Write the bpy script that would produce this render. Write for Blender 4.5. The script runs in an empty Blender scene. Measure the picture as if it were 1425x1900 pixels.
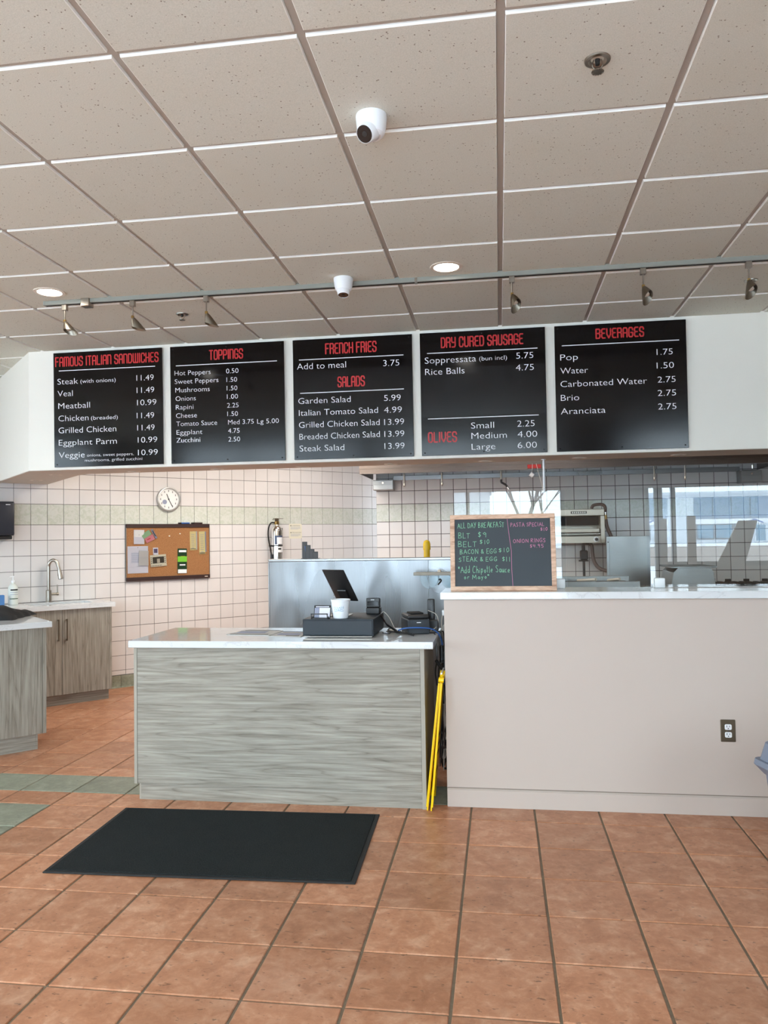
import bpy, bmesh, math, random
from mathutils import Matrix, Vector
random.seed(7)
EXPOSURE = 0.62
SKY = 8.0
KITCH = 52.0
DOWN = 8.0
PI = math.pi
SC = bpy.context.scene
COL = SC.collection

# ------------------------------------------------------------------ camera
def make_camera():
    yaw, pit, rol, f = 0.1461, 0.0335, -0.0158, 1450.8
    fwd = Vector((-math.sin(yaw)*math.cos(pit), math.cos(yaw)*math.cos(pit), math.sin(pit)))
    right = Vector((math.cos(yaw), math.sin(yaw), 0))
    up = right.cross(fwd)
    r2 = right*math.cos(rol) + up*math.sin(rol)
    u2 = -right*math.sin(rol) + up*math.cos(rol)
    m = Matrix((r2, u2, -fwd)).transposed().to_4x4()
    m.translation = Vector((0, 0, 1.5))
    cd = bpy.data.cameras.new('camera')
    cd.sensor_fit = 'VERTICAL'; cd.sensor_height = 36.0
    cd.lens = f*36.0/1900.0
    cd.clip_start = 0.05; cd.clip_end = 600
    co = bpy.data.objects.new('camera', cd); COL.objects.link(co)
    co.matrix_world = m
    SC.camera = co
make_camera()

# ------------------------------------------------------------------ world, exposure
SC.view_settings.view_transform = 'Standard'
SC.view_settings.look = 'None'
SC.view_settings.gamma = 1.0
SC.view_settings.exposure = EXPOSURE
SC.view_settings.use_curve_mapping = False
w = bpy.data.worlds.new('overcast_sky'); SC.world = w; w.use_nodes = True
bg = w.node_tree.nodes['Background']
bg.inputs[0].default_value = (0.77, 0.89, 1.0, 1); bg.inputs[1].default_value = SKY
SC.cycles.max_bounces = 10; SC.cycles.diffuse_bounces = 5; SC.cycles.glossy_bounces = 4
SC.cycles.transparent_max_bounces = 12
SC.cycles.sample_clamp_indirect = 6.0
SC.cycles.use_denoising = True
SC.cycles.caustics_reflective = False; SC.cycles.caustics_refractive = False

def portal(x, y, z, sx, sy):
    l = bpy.data.lights.new('window_portal', 'AREA'); l.shape = 'RECTANGLE'; l.size = sx; l.size_y = sy
    l.cycles.is_portal = True
    o = bpy.data.objects.new('window_portal', l); COL.objects.link(o)
    o.location = (x, y, z); o.rotation_euler = (PI/2, 0, 0)     # emits towards +y
    return o
def area(name, loc, size, power, color, rot=(0, 0, 0)):
    l = bpy.data.lights.new(name, 'AREA'); l.shape = 'RECTANGLE'; l.size = size[0]; l.size_y = size[1]
    l.energy = power; l.color = color
    o = bpy.data.objects.new(name, l); COL.objects.link(o); o.location = loc; o.rotation_euler = rot
    return o
def spot(name, loc, power, color, ang=2.2, r=0.05):
    l = bpy.data.lights.new(name, 'SPOT'); l.energy = power; l.color = color; l.spot_size = ang; l.spot_blend = 0.8; l.shadow_soft_size = r
    o = bpy.data.objects.new(name, l); COL.objects.link(o); o.location = loc
    return o
portal(-4.35, -1.59, 2.0, 2.5, 1.9)
portal(-1.2, -1.59, 1.5, 4.2, 2.9)
portal(2.95, -1.59, 2.0, 1.95, 1.9)
lp = portal(-6.84, 1.4, 1.9, 5.0, 2.0); lp.rotation_euler = (PI/2, 0, -PI/2)
# ceiling troffers of the kitchen, above the hood and out of view
area('kitchen_troffer', (-1.95, 8.5, 2.72), (0.6, 0.6), KITCH*.13, (1.0, 0.94, 0.87))
area('kitchen_troffer', (-2.1, 6.95, 2.72), (1.2, 1.2), KITCH*.78, (1.0, 0.93, 0.84))
area('kitchen_troffer', (0.4, 7.2, 2.72), (1.2, 0.6), KITCH*0.17, (1.0, 0.97, 0.93))
for px, py in ((-2.717, 4.43), (-0.271, 4.448), (-2.7, 1.2), (-0.27, 1.2)):  # last two have no fixture: unseen lamps added as room fill
    spot('downlight_or_fill', (px, py, 3.03), DOWN, (1.0, 0.9, 0.78))

# ------------------------------------------------------------------ materials
def new_mat(name):
    m = bpy.data.materials.new(name); m.use_nodes = True
    nt = m.node_tree; b = nt.nodes['Principled BSDF']
    return m, nt, b
def C4(c): return (c[0], c[1], c[2], 1)
def srgb(r, g, b):
    f = lambda v: (v/255/12.92) if v/255 <= 0.04045 else ((v/255+0.055)/1.055)**2.4
    return (f(r), f(g), f(b))
def plain(name, col, rough=0.5, metal=0.0, spec=0.5, grain=0.0, gscale=40, emit=None, coat=0.0):
    m, nt, b = new_mat(name)
    b.inputs['Base Color'].default_value = C4(col); b.inputs['Roughness'].default_value = rough
    b.inputs['Metallic'].default_value = metal; b.inputs['Specular IOR Level'].default_value = spec
    if coat: b.inputs['Coat Weight'].default_value = coat
    if emit: b.inputs['Emission Color'].default_value = C4(emit[0]); b.inputs['Emission Strength'].default_value = emit[1]
    if grain:
        tc = nt.nodes.new('ShaderNodeTexCoord'); n = nt.nodes.new('ShaderNodeTexNoise'); n.inputs['Scale'].default_value = gscale; n.inputs['Detail'].default_value = 4
        nt.links.new(tc.outputs['Object'], n.inputs['Vector'])
        r = nt.nodes.new('ShaderNodeMixRGB'); r.inputs[0].default_value = 0.5
        r.inputs[1].default_value = C4([c*(1-grain) for c in col]); r.inputs[2].default_value = C4([min(1, c*(1+grain)) for c in col])
        nt.links.new(n.outputs['Fac'], r.inputs[0]); nt.links.new(r.outputs[0], b.inputs['Base Color'])
    return m
def nodes_noise(nt, vec, scale, detail=4, rough=0.5, dist=0.0):
    n = nt.nodes.new('ShaderNodeTexNoise'); n.inputs['Scale'].default_value = scale; n.inputs['Detail'].default_value = detail
    n.inputs['Roughness'].default_value = rough; n.inputs['Distortion'].default_value = dist
    nt.links.new(vec, n.inputs['Vector']); return n.outputs['Fac']
def ramp(nt, fac, stops):
    r = nt.nodes.new('ShaderNodeValToRGB'); e = r.color_ramp.elements
    while len(e) < len(stops): e.new(0.5)
    for i, (p, c) in enumerate(stops):
        e[i].position = p; e[i].color = C4(c) if len(c) == 3 else c
    nt.links.new(fac, r.inputs[0]); return r.outputs[0]
def mixc(nt, fac, a, b, mode='MIX'):
    m = nt.nodes.new('ShaderNodeMixRGB'); m.blend_type = mode
    for i, v in ((0, fac), (1, a), (2, b)):
        if hasattr(v, 'links'): nt.links.new(v, m.inputs[i])
        elif isinstance(v, (int, float)): m.inputs[i].default_value = v
        else: m.inputs[i].default_value = C4(v)
    return m.outputs[0]
def mapping(nt, scale=(1, 1, 1), src='Object', rot=(0, 0, 0), offs_random=False):
    tc = nt.nodes.new('ShaderNodeTexCoord'); mp = nt.nodes.new('ShaderNodeMapping'); mp.inputs['Scale'].default_value = scale
    mp.inputs['Rotation'].default_value = rot
    nt.links.new(tc.outputs[src], mp.inputs['Vector'])
    if offs_random:
        oi = nt.nodes.new('ShaderNodeObjectInfo'); ml = nt.nodes.new('ShaderNodeMath'); ml.operation = 'MULTIPLY'; ml.inputs[1].default_value = 37.0
        nt.links.new(oi.outputs['Random'], ml.inputs[0]); nt.links.new(ml.outputs[0], mp.inputs['Location'])
    return mp.outputs[0]
def bump(nt, b, h, strength=0.2, dist=0.002):
    n = nt.nodes.new('ShaderNodeBump'); n.inputs['Strength'].default_value = strength; n.inputs['Distance'].default_value = dist
    nt.links.new(h, n.inputs['Height']); nt.links.new(n.outputs[0], b.inputs['Normal'])
def rnd_val(nt, lo, hi):
    oi = nt.nodes.new('ShaderNodeObjectInfo'); mr = nt.nodes.new('ShaderNodeMapRange'); mr.inputs['To Min'].default_value = lo; mr.inputs['To Max'].default_value = hi
    nt.links.new(oi.outputs['Random'], mr.inputs['Value']); return mr.outputs[0]
def hsv(nt, col, val):
    h = nt.nodes.new('ShaderNodeHueSaturation'); nt.links.new(col, h.inputs['Color'])
    if hasattr(val, 'links'): nt.links.new(val, h.inputs['Value'])
    else: h.inputs['Value'].default_value = val
    return h.outputs[0]

def terracotta(name, base, light, dark):
    m, nt, b = new_mat(name)
    v = mapping(nt, (1, 1, 1), offs_random=True)
    n1 = nodes_noise(nt, v, 9, 6, 0.6, 0.5)
    n2 = nodes_noise(nt, v, 26, 8, 0.72, 0.6)
    n3 = nodes_noise(nt, v, 3.5, 3)
    c = ramp(nt, n1, [(0.32, dark), (0.5, base), (0.72, light)])
    c2 = ramp(nt, n2, [(0.3, dark), (0.52, base), (0.75, light)])
    c = mixc(nt, 0.5, c, c2)
    c = mixc(nt, ramp(nt, n3, [(0.35, (0.0,)*3), (0.65, (0.25,)*3)]), c, base)
    mp = mapping(nt, (34, 70, 40), offs_random=True)
    p = nodes_noise(nt, mp, 1.0, 2)
    pit = ramp(nt, p, [(0.66, (1,)*3), (0.72, (0.5,)*3)])
    c = mixc(nt, 1.0, c, pit, 'MULTIPLY')
    c = hsv(nt, c, rnd_val(nt, 0.86, 1.1))
    nt.links.new(c, b.inputs['Base Color'])
    b.inputs['Roughness'].default_value = 0.36
    b.inputs['Specular IOR Level'].default_value = 0.45
    bump(nt, b, mixc(nt, 0.5, n2, pit), 0.12, 0.002)
    return m
def wall_tile_mat(name, base, mott=None):
    m, nt, b = new_mat(name)
    v = mapping(nt, (1, 1, 1), offs_random=True)
    if mott:
        n = nodes_noise(nt, v, 22, 4, 0.6, 1.5)
        c = ramp(nt, n, [(0.36, mott), (0.58, base)])
    else:
        n = nodes_noise(nt, v, 6, 2)
        c = ramp(nt, n, [(0.3, [x*0.97 for x in base]), (0.7, base)])
    c = hsv(nt, c, rnd_val(nt, 0.97, 1.02))
    nt.links.new(c, b.inputs['Base Color']); b.inputs['Roughness'].default_value = 0.16
    bump(nt, b, nodes_noise(nt, v, 14, 2), 0.05, 0.002)
    return m
def acoustic_mat():
    m, nt, b = new_mat('acoustic_tile')
    v = mapping(nt, (1, 1, 1), offs_random=True)
    vo = nt.nodes.new('ShaderNodeTexVoronoi'); vo.inputs['Scale'].default_value = 75; vo.inputs['Randomness'].default_value = 1.0
    nt.links.new(v, vo.inputs['Vector'])
    msk = nodes_noise(nt, v, 60, 2)
    spots = ramp(nt, vo.outputs['Distance'], [(0.17, (0.0,)*3), (0.26, (1,)*3)])
    gate = ramp(nt, msk, [(0.55, (1,)*3), (0.62, (0,)*3)])
    f = mixc(nt, 1.0, spots, gate, 'ADD')
    fine = nodes_noise(nt, v, 260, 3)
    base = ramp(nt, fine, [(0.3, srgb(206, 206, 194)), (0.7, srgb(222, 220, 209))])
    c = mixc(nt, f, srgb(128, 116, 102), base)
    big = nodes_noise(nt, v, 2.2, 3)
    c = mixc(nt, ramp(nt, big, [(0.55, (0,)*3), (0.8, (0.25,)*3)]), c, srgb(205, 198, 176))
    c = hsv(nt, c, rnd_val(nt, 0.97, 1.02))
    nt.links.new(c, b.inputs['Base Color']); b.inputs['Roughness'].default_value = 0.9; b.inputs['Specular IOR Level'].default_value = 0.1
    bump(nt, b, f, 0.12, 0.001)
    return m
def laminate(name, axis):
    m, nt, b = new_mat(name)
    sc = {'h': (0.5, 9, 9), 'v': (9, 9, 0.5)}[axis]
    v = mapping(nt, sc)
    n1 = nodes_noise(nt, v, 1.3, 2, 0.4, 0.25)
    n2 = nodes_noise(nt, v, 7, 6, 0.65, 0.3)
    sc2 = {'h': (1.2, 60, 60), 'v': (60, 60, 1.2)}[axis]
    n3 = nodes_noise(nt, mapping(nt, sc2), 1.5, 4)
    lo, mid, hi = srgb(108, 102, 92), srgb(151, 146, 135), srgb(178, 174, 163)
    wv = nt.nodes.new('ShaderNodeMath'); wv.operation = 'MULTIPLY'; wv.inputs[1].default_value = 9.0; nt.links.new(n1, wv.inputs[0])
    fr = nt.nodes.new('ShaderNodeMath'); fr.operation = 'FRACT'; nt.links.new(wv.outputs[0], fr.inputs[0])
    rings = ramp(nt, fr.outputs[0], [(0.0, mid), (0.45, hi), (0.86, mid), (0.96, lo), (1.0, mid)])
    c2 = ramp(nt, n2, [(0.33, lo), (0.5, mid), (0.68, hi)])
    c = mixc(nt, 0.55, rings, c2)
    c = mixc(nt, ramp(nt, n3, [(0.4, (0.0,)*3), (0.62, (0.3,)*3)]), c, lo)
    nt.links.new(c, b.inputs['Base Color']); b.inputs['Roughness'].default_value = 0.5; b.inputs['Specular IOR Level'].default_value = 0.35
    return m
def quartz_mat():
    m, nt, b = new_mat('white_quartz')
    v = mapping(nt, (1, 1, 1))
    n = nodes_noise(nt, v, 2.6, 6, 0.6, 1.2)
    c = ramp(nt, n, [(0.49, srgb(222, 226, 228)), (0.5, srgb(208, 211, 213)), (0.51, srgb(222, 226, 228))])
    nt.links.new(c, b.inputs['Base Color']); b.inputs['Roughness'].default_value = 0.07
    return m
def steel_mat(name, rough=0.34, stretch=(1.5, 1.5, 60), col=(0.36, 0.365, 0.365), smudge=0.18, aniso=0.0):
    m, nt, b = new_mat(name)
    v = mapping(nt, stretch)
    n = nodes_noise(nt, v, 4, 5, 0.7)
    n2 = nodes_noise(nt, mapping(nt, (1.6, 1.6, 0.6)), 2.0, 1, 0.4, 0.6)
    mr = nt.nodes.new('ShaderNodeMapRange'); mr.inputs['To Min'].default_value = max(0.05, rough-smudge); mr.inputs['To Max'].default_value = rough+smudge
    nt.links.new(n2, mr.inputs['Value']); nt.links.new(mr.outputs[0], b.inputs['Roughness'])
    c = ramp(nt, n, [(0.3, [x*0.93 for x in col]), (0.7, [min(1, x*1.05) for x in col])])
    nt.links.new(c, b.inputs['Base Color']); b.inputs['Metallic'].default_value = 1.0
    if aniso: b.inputs['Anisotropic'].default_value = aniso
    bump(nt, b, n, 0.03, 0.001)
    return m
def glass_mat():
    m = bpy.data.materials.new('clear_glass'); m.use_nodes = True; nt = m.node_tree; nt.nodes.clear()
    out = nt.nodes.new('ShaderNodeOutputMaterial'); tr = nt.nodes.new('ShaderNodeBsdfTransparent'); gl = nt.nodes.new('ShaderNodeBsdfGlossy')
    tr.inputs[0].default_value = (0.97, 0.99, 0.985, 1); gl.inputs['Roughness'].default_value = 0.0; gl.inputs[0].default_value = (1, 1, 1, 1)
    fr = nt.nodes.new('ShaderNodeFresnel'); fr.inputs['IOR'].default_value = 1.9
    ge = nt.nodes.new('ShaderNodeNewGeometry'); mm = nt.nodes.new('ShaderNodeMath'); mm.operation = 'SUBTRACT'; mm.inputs[0].default_value = 1.0
    nt.links.new(ge.outputs['Backfacing'], mm.inputs[1])
    mu = nt.nodes.new('ShaderNodeMath'); mu.operation = 'MULTIPLY'; nt.links.new(fr.outputs[0], mu.inputs[0]); nt.links.new(mm.outputs[0], mu.inputs[1])
    mx = nt.nodes.new('ShaderNodeMixShader'); nt.links.new(mu.outputs[0], mx.inputs[0]); nt.links.new(tr.outputs[0], mx.inputs[1]); nt.links.new(gl.outputs[0], mx.inputs[2])
    nt.links.new(mx.outputs[0], out.inputs[0])
    return m
def cork_mat():
    m, nt, b = new_mat('cork'); v = mapping(nt)
    n = nodes_noise(nt, v, 160, 3, 0.7)
    c = ramp(nt, n, [(0.3, srgb(118, 78, 46)), (0.5, srgb(156, 108, 66)), (0.7, srgb(180, 134, 90))])
    nt.links.new(c, b.inputs['Base Color']); b.inputs['Roughness'].default_value = 0.9; return m
def oak_mat():
    m, nt, b = new_mat('pale_oak'); v = mapping(nt, (6, 30, 30))
    n = nodes_noise(nt, v, 1.5, 5, 0.6, 0.6)
    c = ramp(nt, n, [(0.35, srgb(176, 134, 108)), (0.6, srgb(222, 187, 160))])
    nt.links.new(c, b.inputs['Base Color']); b.inputs['Roughness'].default_value = 0.5; return m
def carpet_mat():
    m, nt, b = new_mat('mat_carpet'); v = mapping(nt)
    n = nodes_noise(nt, v, 190, 3, 0.7); n2 = nodes_noise(nt, v, 9, 4, 0.6)
    c = ramp(nt, n, [(0.3, srgb(15, 18, 19)), (0.7, srgb(48, 53, 54))])
    c = mixc(nt, ramp(nt, n2, [(0.4, (0,)*3), (0.7, (0.3,)*3)]), c, srgb(42, 47, 47))
    nt.links.new(c, b.inputs['Base Color']); b.inputs['Roughness'].default_value = 0.95; b.inputs['Specular IOR Level'].default_value = 0.15
    bump(nt, b, n, 0.5, 0.004); return m

M = {}
M['terra'] = terracotta('terracotta_tile', srgb(184, 128, 95), srgb(222, 180, 150), srgb(150, 98, 68))
M['sage'] = terracotta('sage_tile', srgb(136, 140, 122), srgb(172, 175, 160), srgb(108, 113, 100))
M['grout'] = plain('floor_grout', srgb(122, 108, 90), 0.9, grain=0.25, gscale=60)
M['wtile'] = wall_tile_mat('white_wall_tile', srgb(226, 223, 221))
M['gtile'] = wall_tile_mat('green_band_tile', srgb(213, 215, 206), srgb(198, 204, 189))
M['wgrout'] = plain('wall_grout', srgb(105, 98, 98), 0.9)
M['acou'] = acoustic_mat()
M['tedge'] = plain('tile_edge_white', srgb(248, 248, 242), 0.8)
M['tee'] = plain('grid_tee_paint', srgb(176, 168, 158), 0.5, spec=0.3)
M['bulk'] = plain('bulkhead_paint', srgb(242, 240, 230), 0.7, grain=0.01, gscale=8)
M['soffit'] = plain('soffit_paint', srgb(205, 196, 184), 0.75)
M['beige'] = plain('beige_wall_paint', srgb(197, 184, 174), 0.6, grain=0.012, gscale=4)
M['darkw'] = plain('plain_wall_paint', srgb(190, 182, 172), 0.8)
M['lamh'] = laminate('grey_laminate_horizontal', 'h'); M['lamv'] = laminate('grey_laminate_vertical', 'v')
M['edge'] = plain('laminate_edge', srgb(162, 157, 145), 0.5)
M['quartz'] = quartz_mat()
M['steel'] = steel_mat('brushed_steel'); M['steelp'] = steel_mat('scuffed_steel_panel', 0.31, (50, 50, 1.5), (0.27, 0.28, 0.29), 0.17)
def warp_steel():
    m = M['steelp']; nt = m.node_tree; b = nt.nodes['Principled BSDF']; b.inputs['Metallic'].default_value = 0.92
    n = nodes_noise(nt, mapping(nt, (2.2, 1, 0.7)), 1.6, 1, 0.3, 0.5); bump(nt, b, n, 0.55, 0.05)
warp_steel()
M['hood'] = steel_mat('hood_steel', 0.33, (2, 2, 40), (0.17, 0.14, 0.125), 0.06)
M['nickel'] = plain('brushed_nickel', (0.42, 0.39, 0.34), 0.3, 1.0); M['chrome'] = plain('polished_metal', (0.75, 0.74, 0.72), 0.12, 1.0)
M['brass'] = plain('brass', srgb(190, 160, 100), 0.3, 1.0)
M['shade'] = plain('shade_metal', (0.30, 0.27, 0.22), 0.38, 1.0)
M['track'] = plain('track_paint', srgb(140, 142, 134), 0.4)
M['white'] = plain('white_plastic', srgb(238, 241, 243), 0.35); M['offw'] = plain('offwhite_trim', srgb(216, 205, 190), 0.5)
M['black'] = plain('black_plastic', (0.012, 0.012, 0.013), 0.35); M['blackm'] = plain('black_matte', (0.01, 0.01, 0.01), 0.8)
M['gblack'] = plain('gloss_black', (0.004, 0.004, 0.005), 0.08)
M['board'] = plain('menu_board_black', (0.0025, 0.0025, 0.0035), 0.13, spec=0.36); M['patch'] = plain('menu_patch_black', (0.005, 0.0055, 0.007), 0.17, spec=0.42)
M['red'] = plain('menu_red_vinyl', srgb(196, 36, 40), 0.4); M['wtext'] = plain('menu_white_vinyl', srgb(240, 240, 245), 0.4)
M['navy'] = plain('cash_drawer_paint', srgb(24, 35, 44), 0.5)
M['slate'] = plain('chalkboard_slate', srgb(52, 60, 66), 0.6, grain=0.12, gscale=7)
M['chalkg'] = plain('green_chalk', srgb(140, 205, 165), 0.9); M['chalkp'] = plain('pink_chalk', srgb(205, 130, 165), 0.9)
M['oak'] = oak_mat(); M['cork'] = cork_mat(); M['mat'] = carpet_mat()
M['rubber'] = plain('rubber_edge', (0.015, 0.016, 0.017), 0.7)
M['brownp'] = plain('dark_brown_rail', srgb(52, 32, 30), 0.5)
M['glass'] = glass_mat()
M['yellow'] = plain('yellow_plastic', srgb(250, 205, 5), 0.35); M['ybrass'] = plain('yellow_hose', srgb(214, 176, 20), 0.4)
M['bin'] = plain('blue_grey_plastic', srgb(120, 130, 148), 0.45)
M['plate'] = plain('bronze_plate', srgb(96, 84, 68), 0.4, 0.4)
M['ring'] = plain('light_trim', srgb(226, 216, 202), 0.45)
M['lens'] = plain('led_lens', (1, 0.96, 0.9), 0.5, emit=((1.0, 0.95, 0.86), 14))
M['paper'] = plain('white_paper', srgb(226, 228, 238), 0.8); M['cream'] = plain('cream_paper', srgb(226, 222, 202), 0.8); M['greyp'] = plain('grey_paper', srgb(200, 200, 198), 0.8)
M['ticket'] = plain('yellow_ticket', srgb(232, 220, 160), 0.8)
M['bluec'] = plain('blue_cable', srgb(40, 90, 160), 0.4); M['whitec'] = plain('white_cable', srgb(220, 214, 205), 0.5)
M['greenl'] = plain('leaf_green', srgb(30, 76, 44), 0.6); M['limel'] = plain('lime_green', srgb(112, 190, 50), 0.6); M['orange'] = plain('orange_print', srgb(235, 170, 60), 0.6)
M['pinkn'] = plain('pink_note', srgb(216, 140, 150), 0.7); M['greenn'] = plain('green_note', srgb(150, 190, 150), 0.7); M['inkb'] = plain('blue_grey_ink', srgb(150, 158, 180), 0.8); M['ink'] = plain('black_ink', (0.02, 0.02, 0.02), 0.8)
M['aqua'] = plain('aqua_ink', srgb(60, 150, 190), 0.6); M['bluel'] = plain('blue_plastic', srgb(80, 130, 190), 0.4)
M['cloth'] = plain('black_cloth', (0.012, 0.013, 0.015), 0.9, grain=0.3, gscale=50)
M['foam'] = plain('white_foam', srgb(235, 242, 248), 0.6)
M['tan'] = plain('rail_grey', srgb(168, 160, 145), 0.4)
M['redtag'] = plain('red_plastic', srgb(190, 30, 25), 0.4)
M['pipe'] = plain('hose_brown', srgb(95, 80, 76), 0.5); M['blackpipe'] = plain('black_iron', (0.02, 0.02, 0.022), 0.5)
M['broil'] = plain('broiler_enamel', srgb(186, 178, 164), 0.35, 0.6)
M['clearp'] = glass_mat(); M['clearp'].name = 'clear_tinted_plastic'
for n_ in M['clearp'].node_tree.nodes:
    if n_.type == 'BSDF_TRANSPARENT': n_.inputs[0].default_value = (0.80, 0.86, 0.87, 1)
    if n_.type == 'BSDF_GLOSSY': n_.inputs['Roughness'].default_value = 0.12; n_.inputs[0].default_value = (.35, .35, .35, 1)
M['cloudy'] = plain('frosted_bottle', srgb(222, 228, 222), 0.35)
M['mesh'] = plain('dark_wire_mesh', srgb(72, 70, 72), 0.5)
M['snow'] = plain('snow', srgb(240, 243, 250), 0.9, grain=0.03, gscale=0.3); M['asph'] = plain('slushy_road', srgb(140, 128, 122), 0.8, grain=0.15, gscale=0.5)
M['clad'] = plain('white_cladding', srgb(205, 214, 222), 0.7); M['blueclad'] = plain('blue_grey_cladding', srgb(122, 146, 170), 0.6); M['shopg'] = plain('shop_window', srgb(104, 144, 168), 0.15); M['bframe'] = plain('dark_frame', srgb(70, 76, 86), 0.5)
M['bark'] = plain('bark', srgb(70, 62, 60), 0.9); M['sign'] = plain('sign_white', srgb(235, 238, 240), 0.5)

# ------------------------------------------------------------------ mesh helpers
class MB:
    def __init__(s): s.b = bmesh.new()
    def box(s, x0, x1, y0, y1, z0, z1, bev=0.0, mat=None, seg=1):
        t = bmesh.new(); bmesh.ops.create_cube(t, size=1)
        for v in t.verts: v.co = Vector(((x0+x1)/2+v.co.x*(x1-x0), (y0+y1)/2+v.co.y*(y1-y0), (z0+z1)/2+v.co.z*(z1-z0)))
        if bev: bmesh.ops.bevel(t, geom=t.edges[:], offset=bev, segments=seg, affect='EDGES', profile=0.5)
        s._add(t, mat); return s
    def _add(s, t, mat=None):
        if mat is not None: t.transform(mat)
        me = bpy.data.meshes.new('tmp'); t.to_mesh(me); t.free(); s.b.from_mesh(me); bpy.data.meshes.remove(me)
    def lathe(s, prof, seg=24, mat=None, cap0=True, cap1=True, a0=0.0, a1=2*PI):
        t = bmesh.new(); full = abs(a1-a0-2*PI) < 1e-6; rings = []
        n = seg if full else seg+1
        for r, z in prof:
            if r < 1e-7: rings.append([t.verts.new((0, 0, z))]); continue
            rings.append([t.verts.new((r*math.cos(a0+(a1-a0)*i/seg), r*math.sin(a0+(a1-a0)*i/seg), z)) for i in range(n)])
        for a, b in zip(rings, rings[1:]):
            for i in range(seg):
                j = (i+1) % n
                if len(a) == 1 and len(b) == 1: continue
                if len(a) == 1: t.faces.new((a[0], b[i], b[j]))
                elif len(b) == 1: t.faces.new((a[i], a[j], b[0]))
                else: t.faces.new((a[i], a[j], b[j], b[i]))
        if full and cap0 and len(rings[0]) > 1: t.faces.new(rings[0][::-1])
        if full and cap1 and len(rings[-1]) > 1: t.faces.new(rings[-1])
        bmesh.ops.recalc_face_normals(t, faces=t.faces[:])
        s._add(t, mat); return s
    def cyl(s, p0, p1, r0, r1=None, seg=16):
        p0 = Vector(p0); p1 = Vector(p1); r1 = r0 if r1 is None else r1; d = p1-p0
        m = Matrix.Translation(p0) @ d.to_track_quat('Z', 'Y').to_matrix().to_4x4()
        return s.lathe([(r0, 0), (r1, d.length)], seg, m)
    def tube(s, pts, r, seg=8, smooth=True):
        P = [Vector(p) for p in pts]
        if smooth and len(P) > 2:
            Q = []
            for i in range(len(P)-1):
                a = P[max(i-1, 0)]; b = P[i]; c = P[i+1]; d = P[min(i+2, len(P)-1)]
                for k in range(5):
                    t = k/5; Q.append(0.5*((2*b)+(-a+c)*t+(2*a-5*b+4*c-d)*t*t+(-a+3*b-3*c+d)*t**3))
            Q.append(P[-1]); P = Q
        t = bmesh.new(); rings = []; up = Vector((0.13, 0.21, 1)).normalized(); prev = None
        for i, p in enumerate(P):
            d = (P[min(i+1, len(P)-1)]-P[max(i-1, 0)]).normalized()
            x = d.cross(up) if prev is None else (prev - d*prev.dot(d))
            if x.length < 1e-4: x = d.orthogonal()
            x.normalize(); prev = x; y = d.cross(x)
            rr = r(i/(len(P)-1)) if callable(r) else r
            rings.append([t.verts.new(p+x*rr*math.cos(2*PI*k/seg)+y*rr*math.sin(2*PI*k/seg)) for k in range(seg)])
        for a, b in zip(rings, rings[1:]):
            for k in range(seg): t.faces.new((a[k], a[(k+1) % seg], b[(k+1) % seg], b[k]))
        t.faces.new(rings[0][::-1]); t.faces.new(rings[-1])
        bmesh.ops.recalc_face_normals(t, faces=t.faces[:])
        s._add(t); return s
    def prism(s, poly, h0, h1, mat=None, bev=0.0):
        t = bmesh.new(); a = [t.verts.new((x, y, h0)) for x, y in poly]; b = [t.verts.new((x, y, h1)) for x, y in poly]; n = len(poly)
        t.faces.new(a[::-1]); t.faces.new(b)
        for i in range(n): t.faces.new((a[i], a[(i+1) % n], b[(i+1) % n], b[i]))
        bmesh.ops.recalc_face_normals(t, faces=t.faces[:])
        if bev: bmesh.ops.bevel(t, geom=t.edges[:], offset=bev, segments=1, affect='EDGES', profile=0.5)
        s._add(t, mat); return s
    def mesh(s, name='mesh'):
        me = bpy.data.meshes.new(name); s.b.to_mesh(me); s.b.free()
        me.shade_smooth(); me.set_sharp_from_angle(angle=math.radians(32)); return me
    def build(s, name, mat, parent=None, loc=(0, 0, 0), rotz=0.0, rot=None, label=None):
        me = s.mesh(name); me.materials.append(M[mat] if isinstance(mat, str) else mat)
        return put(name, me, parent, loc, rotz, rot, label)
def put(name, me, parent=None, loc=(0, 0, 0), rotz=0.0, rot=None, label=None):
    o = bpy.data.objects.new(name, me); COL.objects.link(o); o.location = loc
    o.rotation_euler = rot if rot is not None else (0, 0, rotz)
    if parent is not None: o.parent = parent
    if label: o['label'] = label
    return o
def thing(name, label, cat, loc=(0, 0, 0), rotz=0.0, group=None, rot=None):
    o = bpy.data.objects.new(name, None); o.empty_display_size = 0.05; COL.objects.link(o); o.location = loc
    o.rotation_euler = rot if rot is not None else (0, 0, rotz)
    return tag(o, label, cat, group)
def tag(o, label, cat, group=None, kind=None):
    o['label'] = label; o['category'] = cat
    if group: o['group'] = group
    if kind: o['kind'] = kind
    return o
def struct(o, label=None, cat=None):
    o['kind'] = 'structure'
    if label: o['label'] = label
    if cat: o['category'] = cat
    return o
def copy_tree(o, parent=None):
    c = o.copy(); COL.objects.link(c)
    if parent is not None: c.parent = parent
    for ch in list(o.children): copy_tree(ch, c)
    return c
# 45-degree tiled wall frame: along the wall, into the wall, up
TH = math.radians(46.3); P45 = Vector((-4.628, 6.931, 0)); U45 = Vector((math.cos(TH), math.sin(TH), 0)); N45 = Vector((-math.sin(TH), math.cos(TH), 0))
def W45(a, n, z=0.0): return P45 + U45*a + N45*n + Vector((0, 0, z))
def RX(a): return Matrix.Rotation(a, 4, 'X')
def tr(x, y, z): return Matrix.Translation((x, y, z))

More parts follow.
